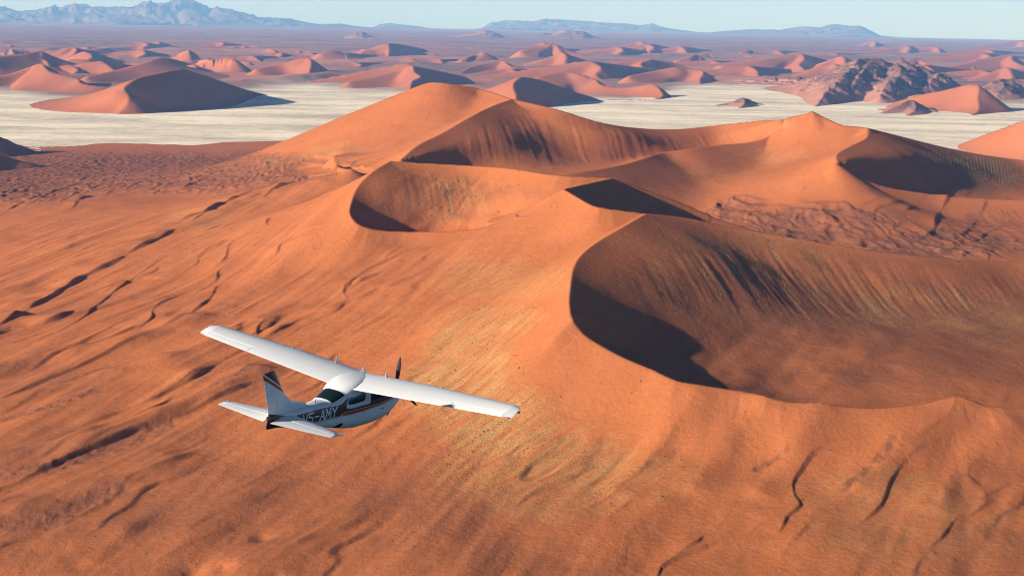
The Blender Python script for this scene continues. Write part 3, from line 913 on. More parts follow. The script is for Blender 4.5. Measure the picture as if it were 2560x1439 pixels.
# ------------------------------------------------------------------ the air between: one closed box of thin haze
def haze():
    x, y0, y1, z0, z1 = 60000.0, -3000.0, 90500.0, -1100.0, 1500.0
    v = [(sx * x, y, z) for z in (z0, z1) for sx, y in ((-1, y0), (1, y0), (1, y1), (-1, y1))]
    f = [(0, 3, 2, 1), (4, 5, 6, 7), (0, 1, 5, 4), (1, 2, 6, 5), (2, 3, 7, 6), (3, 0, 4, 7)]
    me = bpy.data.meshes.new("haze"); me.from_pydata(v, [], f); me.update()
    o = bpy.data.objects.new("haze", me); sc.collection.objects.link(o)
    m = bpy.data.materials.new("haze_air"); m.use_nodes = True; t = m.node_tree; t.nodes.clear()
    out = t.nodes.new("ShaderNodeOutputMaterial"); pv = t.nodes.new("ShaderNodeVolumePrincipled")
    pv.inputs['Color'].default_value = (.20, .46, 1.0, 1)
    pv.inputs['Absorption Color'].default_value = (1, 1, 1, 1)
    pv.inputs['Density'].default_value = 2.6e-5
    pv.inputs['Anisotropy'].default_value = 0.0
    t.links.new(pv.outputs[0], out.inputs['Volume'])
    me.materials.append(m)
    o["kind"] = "stuff"


haze()
# ------------------------------------------------------------------ tufts of dry grass and small shrubs: uncountable ground cover
def tufts(name, count, weight, rmin, rmax, colour, seed, flat=.6):
    g = np.random.default_rng(seed)
    area = np.gradient(RR, axis=0) * np.gradient(TT, axis=1) * RR
    inside = (np.abs(TT) < math.radians(21.5))
    p = (weight * area * inside).ravel(); p = p / p.sum()
    idx = g.choice(p.size, count, p=p)
    dr = np.gradient(RR, axis=0).ravel()[idx]; dt = (np.gradient(TT, axis=1) * RR).ravel()[idx]
    x = NX.ravel()[idx]; y = NY.ravel()[idx]; z = NH.ravel()[idx] - drop(RR.ravel()[idx])
    gyz, _ = np.gradient(NH); gz = (gyz / np.gradient(RR, axis=0)).ravel()[idx]
    a = g.uniform(-.5, .5, count) * dr
    th_ = TT.ravel()[idx]
    x = x + np.sin(th_) * a; y = y + np.cos(th_) * a; z = z + gz * a
    r = g.uniform(rmin, rmax, count) * np.clip(RR.ravel()[idx] / 1500, .8, 1.5); K = 5
    ang = g.uniform(0, 6.28, count)[:, None] + np.arange(K) * 2 * np.pi / K
    rad = r[:, None] * g.uniform(.7, 1.2, (count, K))
    bx = x[:, None] + rad * np.cos(ang); by = y[:, None] + rad * np.sin(ang); bz = np.repeat((z - .15 * r)[:, None], K, 1)
    tx = x + g.uniform(-.2, .2, count) * r; ty = y + g.uniform(-.2, .2, count) * r; tz = z + r * g.uniform(flat * .7, flat * 1.3, count)
    V = np.concatenate([np.stack([bx, by, bz], -1), np.stack([tx, ty, tz], -1)[:, None]], 1).reshape(-1, 3)
    base = (np.arange(count) * (K + 1))[:, None]
    F = np.stack([base + np.arange(K), base + (np.arange(K) + 1) % K, base + K + 0 * np.arange(K)], -1).reshape(-1, 3)
    me = bpy.data.meshes.new(name)
    me.vertices.add(len(V)); me.vertices.foreach_set("co", V.astype(np.float32).ravel())
    me.loops.add(F.size); me.loops.foreach_set("vertex_index", F.astype(np.int32).ravel())
    me.polygons.add(len(F)); me.polygons.foreach_set("loop_start", np.arange(0, F.size, 3, dtype=np.int32))
    me.polygons.foreach_set("loop_total", np.full(len(F), 3, np.int32)); me.update(calc_edges=True)
    n = NT(name + "_blades")
    c = n.mix(n.range(n.noise(.3, 3, .6), .35, .65), colour, tuple(v * .6 for v in colour))
    me.materials.append(n.bsdf(c, .9, None, spec=.05))
    o = bpy.data.objects.new(name, me); sc.collection.objects.link(o); o["kind"] = "stuff"
    return o


ax, ay, _ = hit(1080, 1130); bx_, by_, _ = hit(1330, 960)
sd = np.array([bx_ - ax, by_ - ay]); sd /= np.linalg.norm(sd)
SU = NX * sd[0] + NY * sd[1]; SV = -NX * sd[1] + NY * sd[0]
rowsn = sstep(.18, .42, pn(SV / 4.6 + .9 * pn(SU / 80, SV / 40, 81), SU / 80, 82))
slopeface = blobs(NPX, NPY, [(1280, 950, 330, 260, 1), (1500, 1130, 330, 170, .9), (1900, 1200, 420, 130, .5), (1270, 640, 160, 90, .4)])
wallm = blobs(NPX, NPY, [(2150, 690, 480, 130, 1), (1130, 500, 130, 70, 1), (2420, 430, 180, 60, .7), (1750, 690, 160, 150, .7)])
wu = NX * .88 + NY * .47
fing = 1.0
open_ = sstep(3, 25, ND)
tufts("dry_grass", 36000, open_ * (NGRASS ** 1.5 * (slopeface * (.25 + 1.6 * rowsn) + wallm * fing * 1.3 + .12)), .35, .95, (.46, .28, .10), 1, .45)
tufts("desert_shrubs", 20000, open_ * (slopeface * rowsn * np.clip(NGRASS * 2 + .25, 0, 1) * 2.2 + wallm * fing * NGRASS * .8 + .5 * NROUGH * sstep(2600, 1500, RR) + .05 * sstep(-.1, .4, pn(NX / 90, NY / 90, 88)) + .10 * NBROWN), .45, 1.15, (.14, .095, .04), 2, .8)
# ------------------------------------------------------------------ the aircraft (own axes: x forward, y left, z up, metres)
POSE_R = np.array([[0.38135, -0.90695, 0.17895], [-0.0543, -0.21522, -0.97505], [0.92284, 0.36212, -0.13132]])
POSE_T = np.array([-4.7791, 2.8944, 45.274])          # right, down, ahead of the camera
CB = np.stack([RGT, -UPV, FWD], 1)
PRW = CB @ POSE_R
PLOC = CB @ POSE_T + np.array([0, 0, EYE])
craft = bpy.data.objects.new("light_aircraft", None)
sc.collection.objects.link(craft)
craft.matrix_world = Matrix([[*PRW[0], PLOC[0]], [*PRW[1], PLOC[1]], [*PRW[2], PLOC[2]], [0, 0, 0, 1]])
craft.empty_display_size = 2.0
craft["label"] = "white high-wing light aircraft with brown and red stripes flying low over the red dunes"
craft["category"] = "aircraft"


def part(name, V, F, mat, parent=None, smooth=True, uv=None, label=None, auto=40):
    me = bpy.data.meshes.new(name)
    me.from_pydata([tuple(map(float, v)) for v in V], [], [tuple(map(int, f)) for f in F])
    me.update()
    for m in (mat if isinstance(mat, list) else [mat]): me.materials.append(m)
    if smooth:
        me.polygons.foreach_set("use_smooth", [True] * len(me.polygons))
        me.set_sharp_from_angle(angle=math.radians(auto))
    if uv:
        L = me.uv_layers.new(name="side")
        for p in me.polygons:
            for li in p.loop_indices:
                c = me.vertices[me.loops[li].vertex_index].co
                L.data[li].uv = uv(c)
            if isinstance(mat, list) and len(mat) > 1 and p.normal.y > 0: p.material_index = 1
    o = bpy.data.objects.new(name, me)
    sc.collection.objects.link(o)
    o.parent = parent or craft
    if label: o["label"] = label
    return o


def paint(name, col, rough=.32, spec=.5, **kw):
    n = NT(name)
    c = n.mix(n.range(n.noise(3.0, 5, .6), .3, .8, 0, .35), col, tuple(v * .93 for v in col))
    return n.bsdf(c, n.range(n.noise(9, 3), .2, .8, rough * .8, rough * 1.3), None, spec=spec, **kw)


WHITE = (.88, .88, .86); BROWN = (.10, .036, .024); RED = (.46, .09, .035)
M_WHITE = paint("white_aircraft_paint", WHITE)
M_GREY = paint("grey_metal", (.25, .25, .25), .4)
M_DARK = paint("dark_rubber", (.015, .013, .012), .7, .2)
M_BLADE = paint("dark_brown_blade", (.075, .055, .045), .5, .3)
M_GLASS = NT("tinted_window").bsdf((.008, .022, .020), .06, None, spec=.6)
M_SEAL = paint("window_seal", (.62, .62, .60), .5, .3)
M_REDL = NT("red_navigation_lens").bsdf((.5, .03, .02), .2, None, spec=.5)
M_GREENL = NT("green_navigation_lens").bsdf((.03, .3, .12), .2, None, spec=.5)
M_ORANGE = paint("orange_tip_paint", (.5, .12, .05), .4)

# the painted side, in side view coordinates (x, z)
IX0, IX1, IZ0, IZ1, IW, IH = -6.5, 3.0, -1.75, 1.05, 2560, 755
STROKES = {"V": [[(0, 1), (.5, 0), (1, 1)]], "5": [[(.95, 1), (.1, 1), (.06, .56), (.6, .6), (.95, .42), (.95, .15), (.6, 0), (.05, .03)]],
           "-": [[(.05, .5), (.95, .5)]], "A": [[(0, 0), (.5, 1), (1, 0)], [(.2, .33), (.8, .33)]],
           "M": [[(0, 0), (.06, 1), (.5, .35), (.94, 1), (1, 0)]], "Y": [[(0, 1), (.5, .48), (1, 1)], [(.5, .48), (.5, 0)]]}


def livery(flip):
    SX, SZ = np.meshgrid((np.arange(IW) + .5) / IW * (IX1 - IX0) + IX0, (np.arange(IH) + .5) / IH * (IZ1 - IZ0) + IZ0)
    img = np.ones((IH, IW, 4), np.float32); img[..., :3] = WHITE
    px = (IX1 - IX0) / IW

    def put(cov, col):
        cov = np.clip(cov, 0, 1)[..., None]
        img[..., :3] = img[..., :3] * (1 - cov) + np.array(col, np.float32) * cov

    def band(top, bot, x0, x1):
        t = np.interp(SX, [p[0] for p in top], [p[1] for p in top]); b = np.interp(SX, [p[0] for p in bot], [p[1] for p in bot])
        return np.clip((t - SZ) / px + .5, 0, 1) * np.clip((SZ - b) / px + .5, 0, 1) * np.clip((SX - x0) / px + .5, 0, 1) * np.clip((x1 - SX) / px + .5, 0, 1)

    def line(pts, w, col, a=1.0):
        d = np.full(SX.shape, 9.0)
        for (x0, z0), (x1, z1) in zip(pts[:-1], pts[1:]):
            dx, dz = x1 - x0, z1 - z0; l2 = dx * dx + dz * dz + 1e-9
            t = np.clip(((SX - x0) * dx + (SZ - z0) * dz) / l2, 0, 1)
            d = np.minimum(d, np.hypot(SX - x0 - t * dx, SZ - z0 - t * dz))
        put(np.clip((w / 2 - d) / px + .5, 0, 1) * a, col)
    top = [(-6.5, -.415), (-5.53, -.42), (-5.12, -.49), (-4.39, -.60), (-3.32, -.545), (-2.26, -.515), (-2.05, -.48), (-1.9, -.40), (-1.7, -.30), (-1.4, -.22), (-1.0, -.17), (.3, -.16), (.75, -.30), (1.2, -.52), (2.4, -.55)]
    bot = [(-6.5, -1.3), (-5.0, -1.3), (-4.7, -.98), (-3.3, -.915), (-2.71, -.88), (-2.06, -.86), (-1.95, -.79), (-1.3, -.745), (-.37, -.735), (.34, -.715), (1.4, -.66), (2.4, -.62)]
    put(band(top, bot, -6.5, 2.2), BROWN)
    # red stripe with its square-cut rear end, a white pinstripe on each side
    rt = [(-1.90, -.765), (-1.3, -.725), (-.37, -.735), (.34, -.72), (1.4, -.67), (2.2, -.64)]
    rb = [(-1.98, -.875), (-1.17, -.855), (-.34, -.825), (.37, -.79), (1.4, -.70), (2.2, -.66)]
    slant = np.clip((SX - (-1.98 + (SZ + .875) * .7)) / px + .5, 0, 1)
    put(band(rt, rb, -2.2, 1.9) * slant, RED)
    line(rt, .014, WHITE); line([(-3.3, -.935), (-2.06, -.885)] + [(-1.90, -.765)], .014, (.6, .5, .42))
    line([(-3.3, -.955), (-2.0, -.90)], .018, RED, .8)
    # white surround of the rear side window
    surround = [(-1.80, -.62), (-1.80, -.50), (-1.74, -.36), (-1.62, -.26), (-1.35, -.20), (-1.05, -.18), (-.44, -.18), (-.40, -.64), (-.8, -.645), (-1.32, -.665), (-1.68, -.665)]
    P = np.array(surround + surround[:1]); put(in_poly(SX, SZ, P).astype(np.float32), WHITE)
    # fin: brown tip, white line, red stripe
    fin = SZ > -.3
    ln = lambda x, a, b: a[1] + (x - a[0]) * (b[1] - a[1]) / (b[0] - a[0])
    e1 = ln(SX, (-6.09, .80), (-4.94, .25)); e2 = ln(SX, (-6.12, .77), (-4.92, .215)); e3 = ln(SX, (-6.17, .685), (-4.83, .10))
    put(fin * np.clip((SZ - e1 - .006) / px + .5, 0, 1) * (SX < -4.5), BROWN)
    put(fin * np.clip((SZ - e3) / px + .5, 0, 1) * np.clip((e2 - SZ) / px + .5, 0, 1) * (SX < -4.5), RED)
    # panel seams and grime
    for pts in ([(-1.22, -.90), (-1.17, -1.3)], [(-.39, -.68), (-.39, -1.3)], [(.62, -.62), (.60, -1.3)], [(-.45, -.18), (-.42, -.66)], [(-2.7, -.55), (-2.7, -1.3)], [(-3.6, -.5), (-3.6, -1.1)], [(1.25, -.3), (1.25, -1.4)], [(.55, -.25), (.62, -.62)], [(-4.4, -.4), (-4.4, -1.1)], [(-3.6, -.72), (1.2, -1.02)][:0]):
        if pts: line(pts, .012, (.38, .37, .36), .75)
    line([(-5.0, -.50), (-5.0, -1.0)], .01, (.3, .28, .26), .6)
    soot = np.exp(-((SZ + 1.33) / .16) ** 2) * sstep(1.8, .4, SX) * sstep(-3.6, -.6, SX)
    put(soot * .45, (.30, .27, .24))
    nz = fbm(SX * 2.1, SZ * 3.3, 4, 77)[..., None]
    img[..., :3] *= 1 - .07 * np.clip(nz + .3, 0, 1)
    # registration
    x0, pitch, gw, gh = -3.90, .285, .215, .285
    for i, c in enumerate("V5-AMY"):
        k = 5 - i if flip else i
        gx0 = x0 + k * pitch
        zb = -.915 + (gx0 - x0) * .055
        for st in STROKES[c]:
            pts = [((1 - u) if flip else u, v) for u, v in st]
            line([(gx0 + u * gw, zb + v * gh + .0 * u) for u, v in pts], .050, (.84, .83, .80))
    im = bpy.data.images.new("side_livery", IW, IH, alpha=False, float_buffer=True)
    im.colorspace_settings.name = 'Non-Color'
    im.pixels.foreach_set(img.ravel()); im.update(); im.pack()
    n = NT("side_livery_paint")
    uvn = n.t.nodes.new("ShaderNodeUVMap"); uvn.uv_map = "side"
    t = n.t.nodes.new("ShaderNodeTexImage"); t.image = im; t.interpolation = 'Linear'; n.link(uvn.outputs[0], t.inputs[0])
    return n.bsdf(t.outputs[0], .33, None, spec=.5)


M_LIV = [livery(False), livery(True)]
side_uv = lambda c: ((c.x - IX0) / (IX1 - IX0), (c.z - IZ0) / (IZ1 - IZ0))

# fuselage stations: x, top, bottom, half width, squareness
FS = np.array([(-5.58, -.50, -.80, .028, 2.2), (-5.3, -.49, -.86, .065, 2.2), (-4.4, -.47, -.97, .18, 2.4), (-3.2, -.43, -1.12, .31, 2.7), (-2.6, -.40, -1.22, .39, 2.9), (-2.42, -.37, -1.25, .42, 3.0), (-1.83, -.17, -1.35, .50, 3.3),
               (-1.5, -.04, -1.40, .55, 3.4), (-.8, .06, -1.48, .585, 3.4), (.3, .10, -1.48, .60, 3.3), (.55, .04, -1.46, .60, 3.2), (1.1, -.20, -1.40, .57, 3.0), (1.6, -.26, -1.28, .53, 2.8), (2.1, -.30, -1.06, .44, 2.5), (2.36, -.35, -.86, .32, 2.3), (2.45, -.42, -.72, .20, 2.1)])


def fus(x, ph):
    zt, zb, w, n = (np.interp(x, FS[:, 0], FS[:, k]) for k in (1, 2, 3, 4))
    c, s = math.cos(ph), math.sin(ph)
    return (x, -w * math.copysign(abs(c) ** (2 / n), c), (zt + zb) / 2 + (zt - zb) / 2 * math.copysign(abs(s) ** (2 / n), s))


def side_y(x, z, sgn=-1, off=0.0):
    zt, zb, w, n = (float(np.interp(x, FS[:, 0], FS[:, k])) for k in (1, 2, 3, 4))
    q = min(abs((z - (zt + zb) / 2) / ((zt - zb) / 2)), .999)
    return sgn * (w * (1 - q ** n) ** (1 / n) + off)


def loft(rings, cap=True):
    V = [p for r in rings for p in r]; n = len(rings[0]); F = []
    for i in range(len(rings) - 1):
        for j in range(n):
            k = (j + 1) % n
            F.append((i * n + j, i * n + k, (i + 1) * n + k, (i + 1) * n + j))
    if cap:
        F.append(tuple(range(n))[::-1]); F.append(tuple((len(rings) - 1) * n + j for j in range(n)))
    return V, F


xs = np.unique(np.concatenate([FS[:, 0], np.linspace(-5.58, 2.45, 64)]))
# smooth the station curves a little
V, F = loft([[fus(x, 2 * math.pi * j / 48 + .001) for j in range(48)] for x in xs])
fusel = part("fuselage", V, [f[::-1] for f in F], M_LIV, uv=side_uv, auto=60)



def foil(f, t):
    """half thickness at chord fraction f"""
    return 5 * t * (.2969 * math.sqrt(f) - .126 * f - .3516 * f * f + .2843 * f ** 3 - .1015 * f ** 4)


def foil_ring(le, te, t, f0, f1, axis='y', k=10, camber=.02):
    le = np.array(le, float); te = np.array(te, float); c = np.linalg.norm(te - le)
    up = np.array([0, 0, 1.0]) if axis == 'y' else np.array([0, 1.0, 0])
    fr = [f0 + (f1 - f0) * (1 - math.cos(math.pi * i / k / (1 if f0 == 0 and f1 < 1 else 1))) / 2 for i in range(k + 1)]
    if f0 > 0: fr = [f0 + (f1 - f0) * i / k for i in range(k + 1)]
    cam_ = lambda f: camber * 4 * f * (1 - f) if axis == 'y' else 0
    top = [le + (te - le) * f + up * c * (cam_(f) + foil(f, t)) for f in fr]
    low = [le + (te - le) * f + up * c * (cam_(f) - foil(f, t)) for f in fr[::-1]]
    if f0 == 0: low = low[:-1]
    return [tuple(p) for p in top + low]


def surface(secs, f0, f1, t, axis='y', k=10, sub=6):
    """secs: (le, te) pairs; lofted through intermediate stations"""
    R_ = []
    for (a, b) in zip(secs[:-1], secs[1:]):
        for i in range(sub):
            u = i / sub
            le = np.array(a[0]) * (1 - u) + np.array(b[0]) * u; te = np.array(a[1]) * (1 - u) + np.array(b[1]) * u
            R_.append(foil_ring(le, te, t, f0, f1, axis, k))
    R_.append(foil_ring(*secs[-1], t, f0, f1, axis, k))
    return loft(R_)


def wing_sec(y, s):
    """leading and trailing edge of the wing at span station y (0..5.66), s=+1 left"""
    u = y / 5.6
    le = (.36 - .08 * u if y < 2.4 else float(np.interp(y, [2.4, 5.35, 5.55, 5.66], [.325, -.12, -.26, -.50])), s * y, .06 + .40 * u)
    te = (float(np.interp(y, [0, .55, 5.35, 5.66], [-1.47, -1.47, -1.20, -1.06])), s * y, -.12 + .40 * u)
    return le, te


HINGE = .76
for s in (1, -1):
    secs = [wing_sec(y, s) for y in (0.0, .6, 1.6, 2.4, 3.65, 5.38)]
    V, F = surface(secs, 0, HINGE, .145, k=14)
    wing = part("wing", V, F if s < 0 else [f[::-1] for f in F], M_WHITE, auto=50)
    # rounded tip with the drooped trailing corner
    tips = [wing_sec(y, s) for y in (5.38, 5.48, 5.56, 5.62, 5.66)]
    R_ = [foil_ring(*q, .145 * m, 0, 1, k=14) for q, m in zip(tips, (1, .93, .78, .52, .2))]
    V, F = loft(R_)
    part("wing_tip", V, F if s < 0 else [f[::-1] for f in F], M_WHITE, parent=wing, auto=50)
    gap = .014
    V, F = surface([wing_sec(y, s) for y in (3.66, 5.365)], HINGE + gap, 1, .145, k=6)
    part("aileron", V, F if s < 0 else [f[::-1] for f in F], M_WHITE, parent=wing, auto=50)
    V, F = surface([wing_sec(y, s) for y in (.58, .6, 1.6, 2.4, 3.642)], HINGE + .0005, 1, .145, k=6)
    part("flap", V, F if s < 0 else [f[::-1] for f in F], M_WHITE, parent=wing, auto=50)
    V, F = surface([wing_sec(y, s) for y in (0.0, .578)], HINGE, 1, .145, k=6)
    part("wing_root_panel", V, F if s < 0 else [f[::-1] for f in F], M_WHITE, parent=wing, auto=50)
    # nav light
    V, F = loft([[(-.62 + .10 * math.cos(a), s * (5.66 + e), .40 + .035 * math.sin(a)) for a in np.linspace(0, 2 * math.pi, 9)[:-1]] for e in (-.04, .015, .035)])
    part("navigation_light", V, F, M_REDL if s > 0 else M_GREENL, parent=wing)
    # orange corner at the trailing edge of the tip
    le, te = wing_sec(5.5, s)
    q = np.array(te)
    V = [q + np.array(o) for o in ((.10, -.14 * s, -.03), (.10, .10 * s, -.03), (-.03, .06 * s, -.02), (-.03, -.14 * s, -.02), (.10, -.14 * s, .012), (.10, .10 * s, .012), (-.03, .06 * s, .006), (-.03, -.14 * s, .006))]
    part("tip_fairing", V, [(0, 1, 2, 3), (4, 7, 6, 5), (0, 4, 5, 1), (1, 5, 6, 2), (2, 6, 7, 3), (3, 7, 4, 0)], M_ORANGE, parent=wing, smooth=False)
    # fuel cap
    cy_ = 2.75; le, te = wing_sec(cy_, s); fx = .12; zc = le[2] + (te[2] - le[2]) * fx + 1.8 * (foil(fx, .145) + .0085)
    V, F = loft([[(le[0] - fx * 1.78 + r * math.cos(a), s * cy_ + r * math.sin(a), zc + e) for a in np.linspace(0, 2 * math.pi, 11)[:-1]] for r, e in ((.045, -.02), (.045, .012), (.03, .02))])
    part("fuel_cap", V, F, M_GREY, parent=wing)

# raised centre fairing over the cabin where both wings meet the roof
R_ = []
for x, w, z in ((.40, .30, .05), (.28, .50, .12), (.0, .58, .18), (-.4, .60, .18), (-.9, .60, .13), (-1.3, .57, .045), (-1.62, .50, -.075), (-1.8, .44, -.16)):
    zb = z - .30
    R_.append([(x, w * math.copysign(abs(math.cos(a)) ** .7, math.cos(a)), zb + .30 * max(math.sin(a), 0) ** .6) for a in np.linspace(0, math.pi, 17)])
V, F = loft(R_)
part("cabin_roof", V, [f[::-1] for f in F], M_WHITE, auto=60)


def patch(name, x0, x1, p0, p1, off, mat, parent=None, shrink=0.0, nu=8, nv=10, label=None):
    """a curved pane following the fuselage between two stations and two angles; thickness off"""
    V = []; F = []
    for lay, o in ((0, off), (1, -.01)):
        for i in range(nu + 1):
            for j in range(nv + 1):
                x = x0 + (x1 - x0) * i / nu; ph = p0 + (p1 - p0) * j / nv
                # rounded corners
                cu, cv = abs(2 * i / nu - 1), abs(2 * j / nv - 1)
                k = 1 - .05 * (cu * cv) ** 3
                xm, pm = (x0 + x1) / 2, (p0 + p1) / 2
                p = np.array(fus(xm + (x - xm) * k, pm + (ph - pm) * k)); c = np.array([p[0], 0, -.75])
                d = p - c; d /= np.linalg.norm(d)
                V.append(p + d * o)
    n1 = (nu + 1) * (nv + 1)
    for i in range(nu):
        for j in range(nv):
            a = i * (nv + 1) + j; q = (a, a + 1, a + nv + 2, a + nv + 1)
            F.append(q); F.append(tuple(n1 + v for v in q[::-1]))
    rim = [i * (nv + 1) for i in range(nu + 1)] + [nu * (nv + 1) + j for j in range(1, nv + 1)] + [i * (nv + 1) + nv for i in range(nu - 1, -1, -1)] + [j for j in range(nv - 1, 0, -1)]
    for a, b in zip(rim, rim[1:] + rim[:1]): F.append((a, b, n1 + b, n1 + a))
    return part(name, V, F, mat, parent=parent, label=label)


def side_patch(name, poly, off, mat, sgn, parent=None):
    """flat-sided pane bounded by a side-view polygon, wrapped on the fuselage side"""
    P = np.array(poly, float); Q2 = []
    for a, b in zip(P, np.roll(P, -1, 0)):
        for t in (0, .25, .5, .75): Q2.append(a * (1 - t) + b * t)
    Q2 = np.array(Q2); c = Q2.mean(0); V = []; F = []; n = len(Q2)
    for k in (1.0, .66, .33):
        for q in Q2: V.append((*(c + (q - c) * k)[:1], side_y(*(c + (q - c) * k), sgn, off), (c + (q - c) * k)[1]))
    V.append((c[0], side_y(*c, sgn, off), c[1]))
    for r in range(2):
        for j in range(n): F.append((r * n + j, r * n + (j + 1) % n, (r + 1) * n + (j + 1) % n, (r + 1) * n + j))
    for j in range(n): F.append((2 * n + j, 2 * n + (j + 1) % n, 3 * n))
    b = len(V)
    for q in Q2: V.append((q[0], side_y(*q, sgn, -.01), q[1]))
    for j in range(n): F.append((j, b + j, b + (j + 1) % n, (j + 1) % n))
    return part(name, V, F, mat, parent=parent)


fr = patch("window_frame", -2.50, -1.76, math.radians(46), math.radians(134), .006, M_WHITE, parent=fusel)
patch("rear_window", -2.43, -1.83, math.radians(50), math.radians(130), .011, M_GLASS, parent=fusel)
patch("windscreen", .50, 1.08, math.radians(38), math.radians(142), .010, M_GLASS, parent=fusel)
rear_pane = [(-1.745, -.48), (-1.70, -.38), (-1.62, -.31), (-1.42, -.245), (-1.16, -.21), (-.92, -.21), (-.78, -.27), (-.79, -.44), (-.86, -.50), (-1.30, -.525), (-1.70, -.53)]
door_pane = [(-.40, -.22), (.10, -.20), (.50, -.24), (.60, -.40), (.56, -.52), (-.2, -.54), (-.38, -.52)]
for s in (-1, 1):
    side_patch("side_window", rear_pane, .009, M_GLASS, s, fusel)
    side_patch("door_window", door_pane, .009, M_GLASS, s, fusel)
    # door handle, wheel well of the folded main wheel
    side_patch("wheel_well", [(-2.12, -1.22), (-2.02, -1.14), (-1.90, -1.10), (-1.80, -1.12), (-1.80, -1.25), (-1.92, -1.31), (-2.12, -1.31)], .012, M_DARK, s, fusel)
    side_patch("door_handle", [(.40, -.90), (.54, -.89), (.54, -.925), (.40, -.93)], .02, M_GREY, s, fusel)
    side_patch("air_scoop", [(-2.60, -.62), (-2.50, -.61), (-2.50, -.64), (-2.60, -.65)], .012, M_GREY, s, fusel)

# fin and rudder
finsec = [((-3.35, 0, -.46), (-5.50, 0, -.52)), ((-3.55, 0, -.32), (-5.585, 0, -.32)), ((-4.30, 0, -.19), (-5.65, 0, -.19)), ((-4.72, 0, .04), (-5.76, 0, .02)), ((-4.93, 0, .20), (-5.85, 0, .18)), ((-5.28, 0, .56), (-6.03, 0, .53)), ((-5.56, 0, .85), (-6.17, 0, .79)), ((-5.66, 0, .885), (-6.16, 0, .825))]


def hinge_frac(le, te):
    z = (le[2] + te[2]) / 2
    xh = np.interp(z, [-.52, .85], [-4.97, -5.86])
    return (le[0] - xh) / (le[0] - te[0])


def fin_ring(sec, lo, hi, m=1.0):
    le, te = sec; h = hinge_frac(le, te)
    f0 = 0 if lo == 0 else h + .012; f1 = 1 if hi == 1 else h
    t = min(.11, .115 / (le[0] - te[0])) * m
    return foil_ring(le, te, t, f0, f1, 'z', k=8)


def refine(secs, n=4):
    out = []
    for a, b in zip(secs[:-1], secs[1:]):
        for i in range(n): out.append(tuple(np.array(a[q]) * (1 - i / n) + np.array(b[q]) * i / n for q in (0, 1)))
    return out + [secs[-1]]


RS = refine(finsec)
V, F = loft([fin_ring(q, 0, .5, .5 if i == len(RS) - 1 else 1) for i, q in enumerate(RS)])
part("fin", V, [f[::-1] for f in F], M_LIV, uv=side_uv, auto=50)
V, F = loft([fin_ring(q, .5, 1, .5 if i == len(RS) - 1 else 1) for i, q in enumerate(RS)])
part("rudder", V, [f[::-1] for f in F], M_LIV, uv=side_uv, auto=50)
# lower end of the rudder below the stabilizer
V, F = loft([[(x, s * w, z) for x, s, w in ((-5.02, 1, .075), (-5.60, 1, .012), (-5.60, -1, .012), (-5.02, -1, .075))] for z, in ((-.50,), (-.88,))])
part("rudder_foot", [(v[0] + (.08 if v[2] < -.8 else 0), v[1], v[2]) for v in V], F, M_LIV, uv=side_uv, auto=30)
# tailplane
for s in (1, -1):
    def ts(y):
        u = (y - .05) / 1.85
        return (float(np.interp(y, [.05, 1.72, 1.86, 1.93], [-4.18, -4.58, -4.70, -4.86])), s * y, -.64), (-5.58 + .36 * u, s * y, -.66)
    V, F = surface([ts(y) for y in (.05, 1.0, 1.72, 1.86, 1.93)], 0, .60, .10, k=9, sub=3)
    st = part("stabilizer", V, F if s < 0 else [f[::-1] for f in F], M_WHITE, auto=50)
    V, F = surface([ts(y) for y in (.12, 1.0, 1.72, 1.92)], .617, 1, .10, k=6, sub=3)
    part("elevator", V, F if s < 0 else [f[::-1] for f in F], M_WHITE, parent=st, auto=50)
    V = [(-4.60, s * 1.93, -.635), (-4.60, s * 2.02, -.63), (-4.80, s * 2.0, -.63), (-5.0, s * 1.925, -.64)]
    V += [(a, b, c - .03) for a, b, c in V]
    part("horn_balance", V, [(0, 1, 2, 3), (7, 6, 5, 4), (0, 4, 5, 1), (1, 5, 6, 2), (2, 6, 7, 3), (3, 7, 4, 0)], M_WHITE, parent=st, smooth=False)

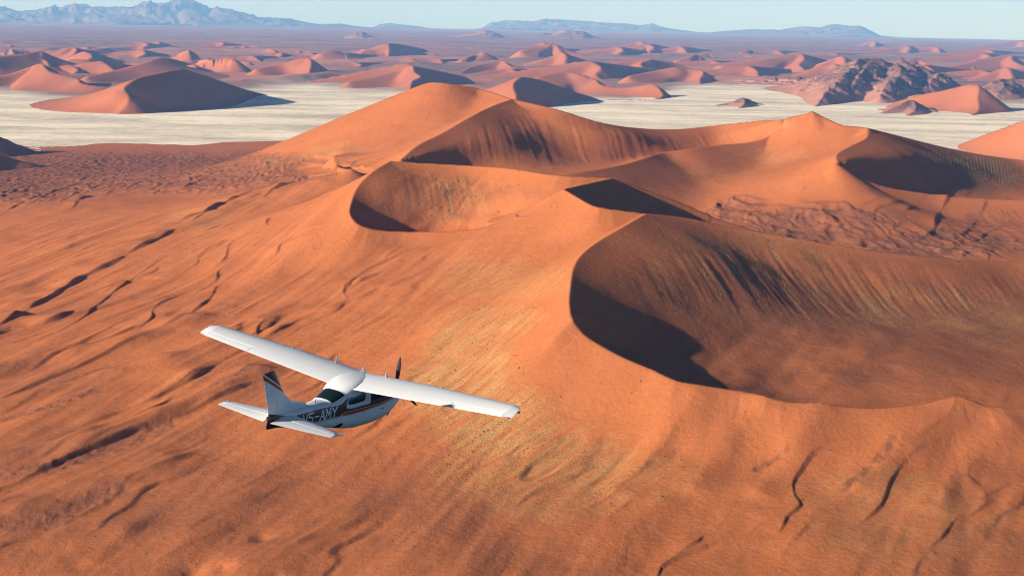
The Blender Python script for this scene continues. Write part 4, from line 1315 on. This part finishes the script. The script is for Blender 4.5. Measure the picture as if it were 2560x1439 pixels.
# spinner and three blades at rest
HUB = np.array([2.50, 0, -.56])
V, F = loft([[(x, r * math.cos(a), -.56 + r * math.sin(a)) for a in np.linspace(0, 2 * math.pi, 21)[:-1]] for x, r in ((2.40, .17), (2.50, .165), (2.62, .13), (2.72, .08), (2.78, .01))])
prop = part("propeller", V, [f[::-1] for f in F], M_WHITE, label="propeller spinner and blades at rest")
for k in range(3):
    a0 = math.radians(88 + 120 * k); R_ = []
    for u in np.linspace(.1, 1, 12):
        r = u * 1.0; ch = float(np.interp(u, [.1, .3, .6, .9, 1], [.045, .07, .075, .055, .015])); tw = math.radians(55 - 38 * u)
        ca, sa = math.cos(a0), math.sin(a0)
        ring = []
        for q in np.linspace(0, 2 * math.pi, 9)[:-1]:
            c = ch * math.cos(q); h = .018 * math.sin(q) * (1.2 - u * .8)
            dx = c * math.sin(tw) + h * math.cos(tw); dt = c * math.cos(tw) - h * math.sin(tw)
            ring.append((HUB[0] + dx, HUB[1] + r * ca - dt * sa, HUB[2] + r * sa + dt * ca))
        R_.append(ring)
    V, F = loft(R_)
    part("propeller_blade", V, F, M_BLADE, parent=prop)


def mast(name, x, y, z, h, w, rake=.0, mat=None):
    V, F = loft([[(x - rake * e + w * k * math.cos(a), y + .35 * w * k * math.sin(a), z + e) for a in np.linspace(0, 2 * math.pi, 9)[:-1]] for e, k in ((-.05, 1.3), (.02, 1.2), (h * .5, .8), (h, .35))])
    part(name, V, F, mat or M_WHITE)


mast("antenna", .10, 1.10, .26, .22, .055, .3)
mast("antenna", .00, -.80, .25, .22, .055, .3)
mast("beacon", .14, .13, .24, .10, .06)
mast("antenna", -.05, -.02, .26, .04, .07)
mast("antenna", -2.95, -.04, -.42, .16, .018, .5, M_GREY)
mast("antenna", -3.95, .0, -.30, .05, .02, .5, M_GREY)
# exhaust and nose wheel doors under the cowling
V, F = loft([[(1.42 + e, -.20 + .055 * math.cos(a), -1.36 - .6 * e * 0 + .055 * math.sin(a) - .12 * (0.2 - e)) for a in np.linspace(0, 2 * math.pi, 11)[:-1]] for e in (-.22, -.05, .1)])
part("exhaust_pipe", V, [f[::-1] for f in F], M_DARK)
V = [(1.55, -.30, -1.22), (1.85, -.26, -1.12), (1.82, -.27, -1.30), (1.60, -.30, -1.42)]
V += [(a, b + .03, c) for a, b, c in V]
part("nose_gear_door", V, [(0, 1, 2, 3), (7, 6, 5, 4), (0, 4, 5, 1), (1, 5, 6, 2), (2, 6, 7, 3), (3, 7, 4, 0)], M_GREY, smooth=False)
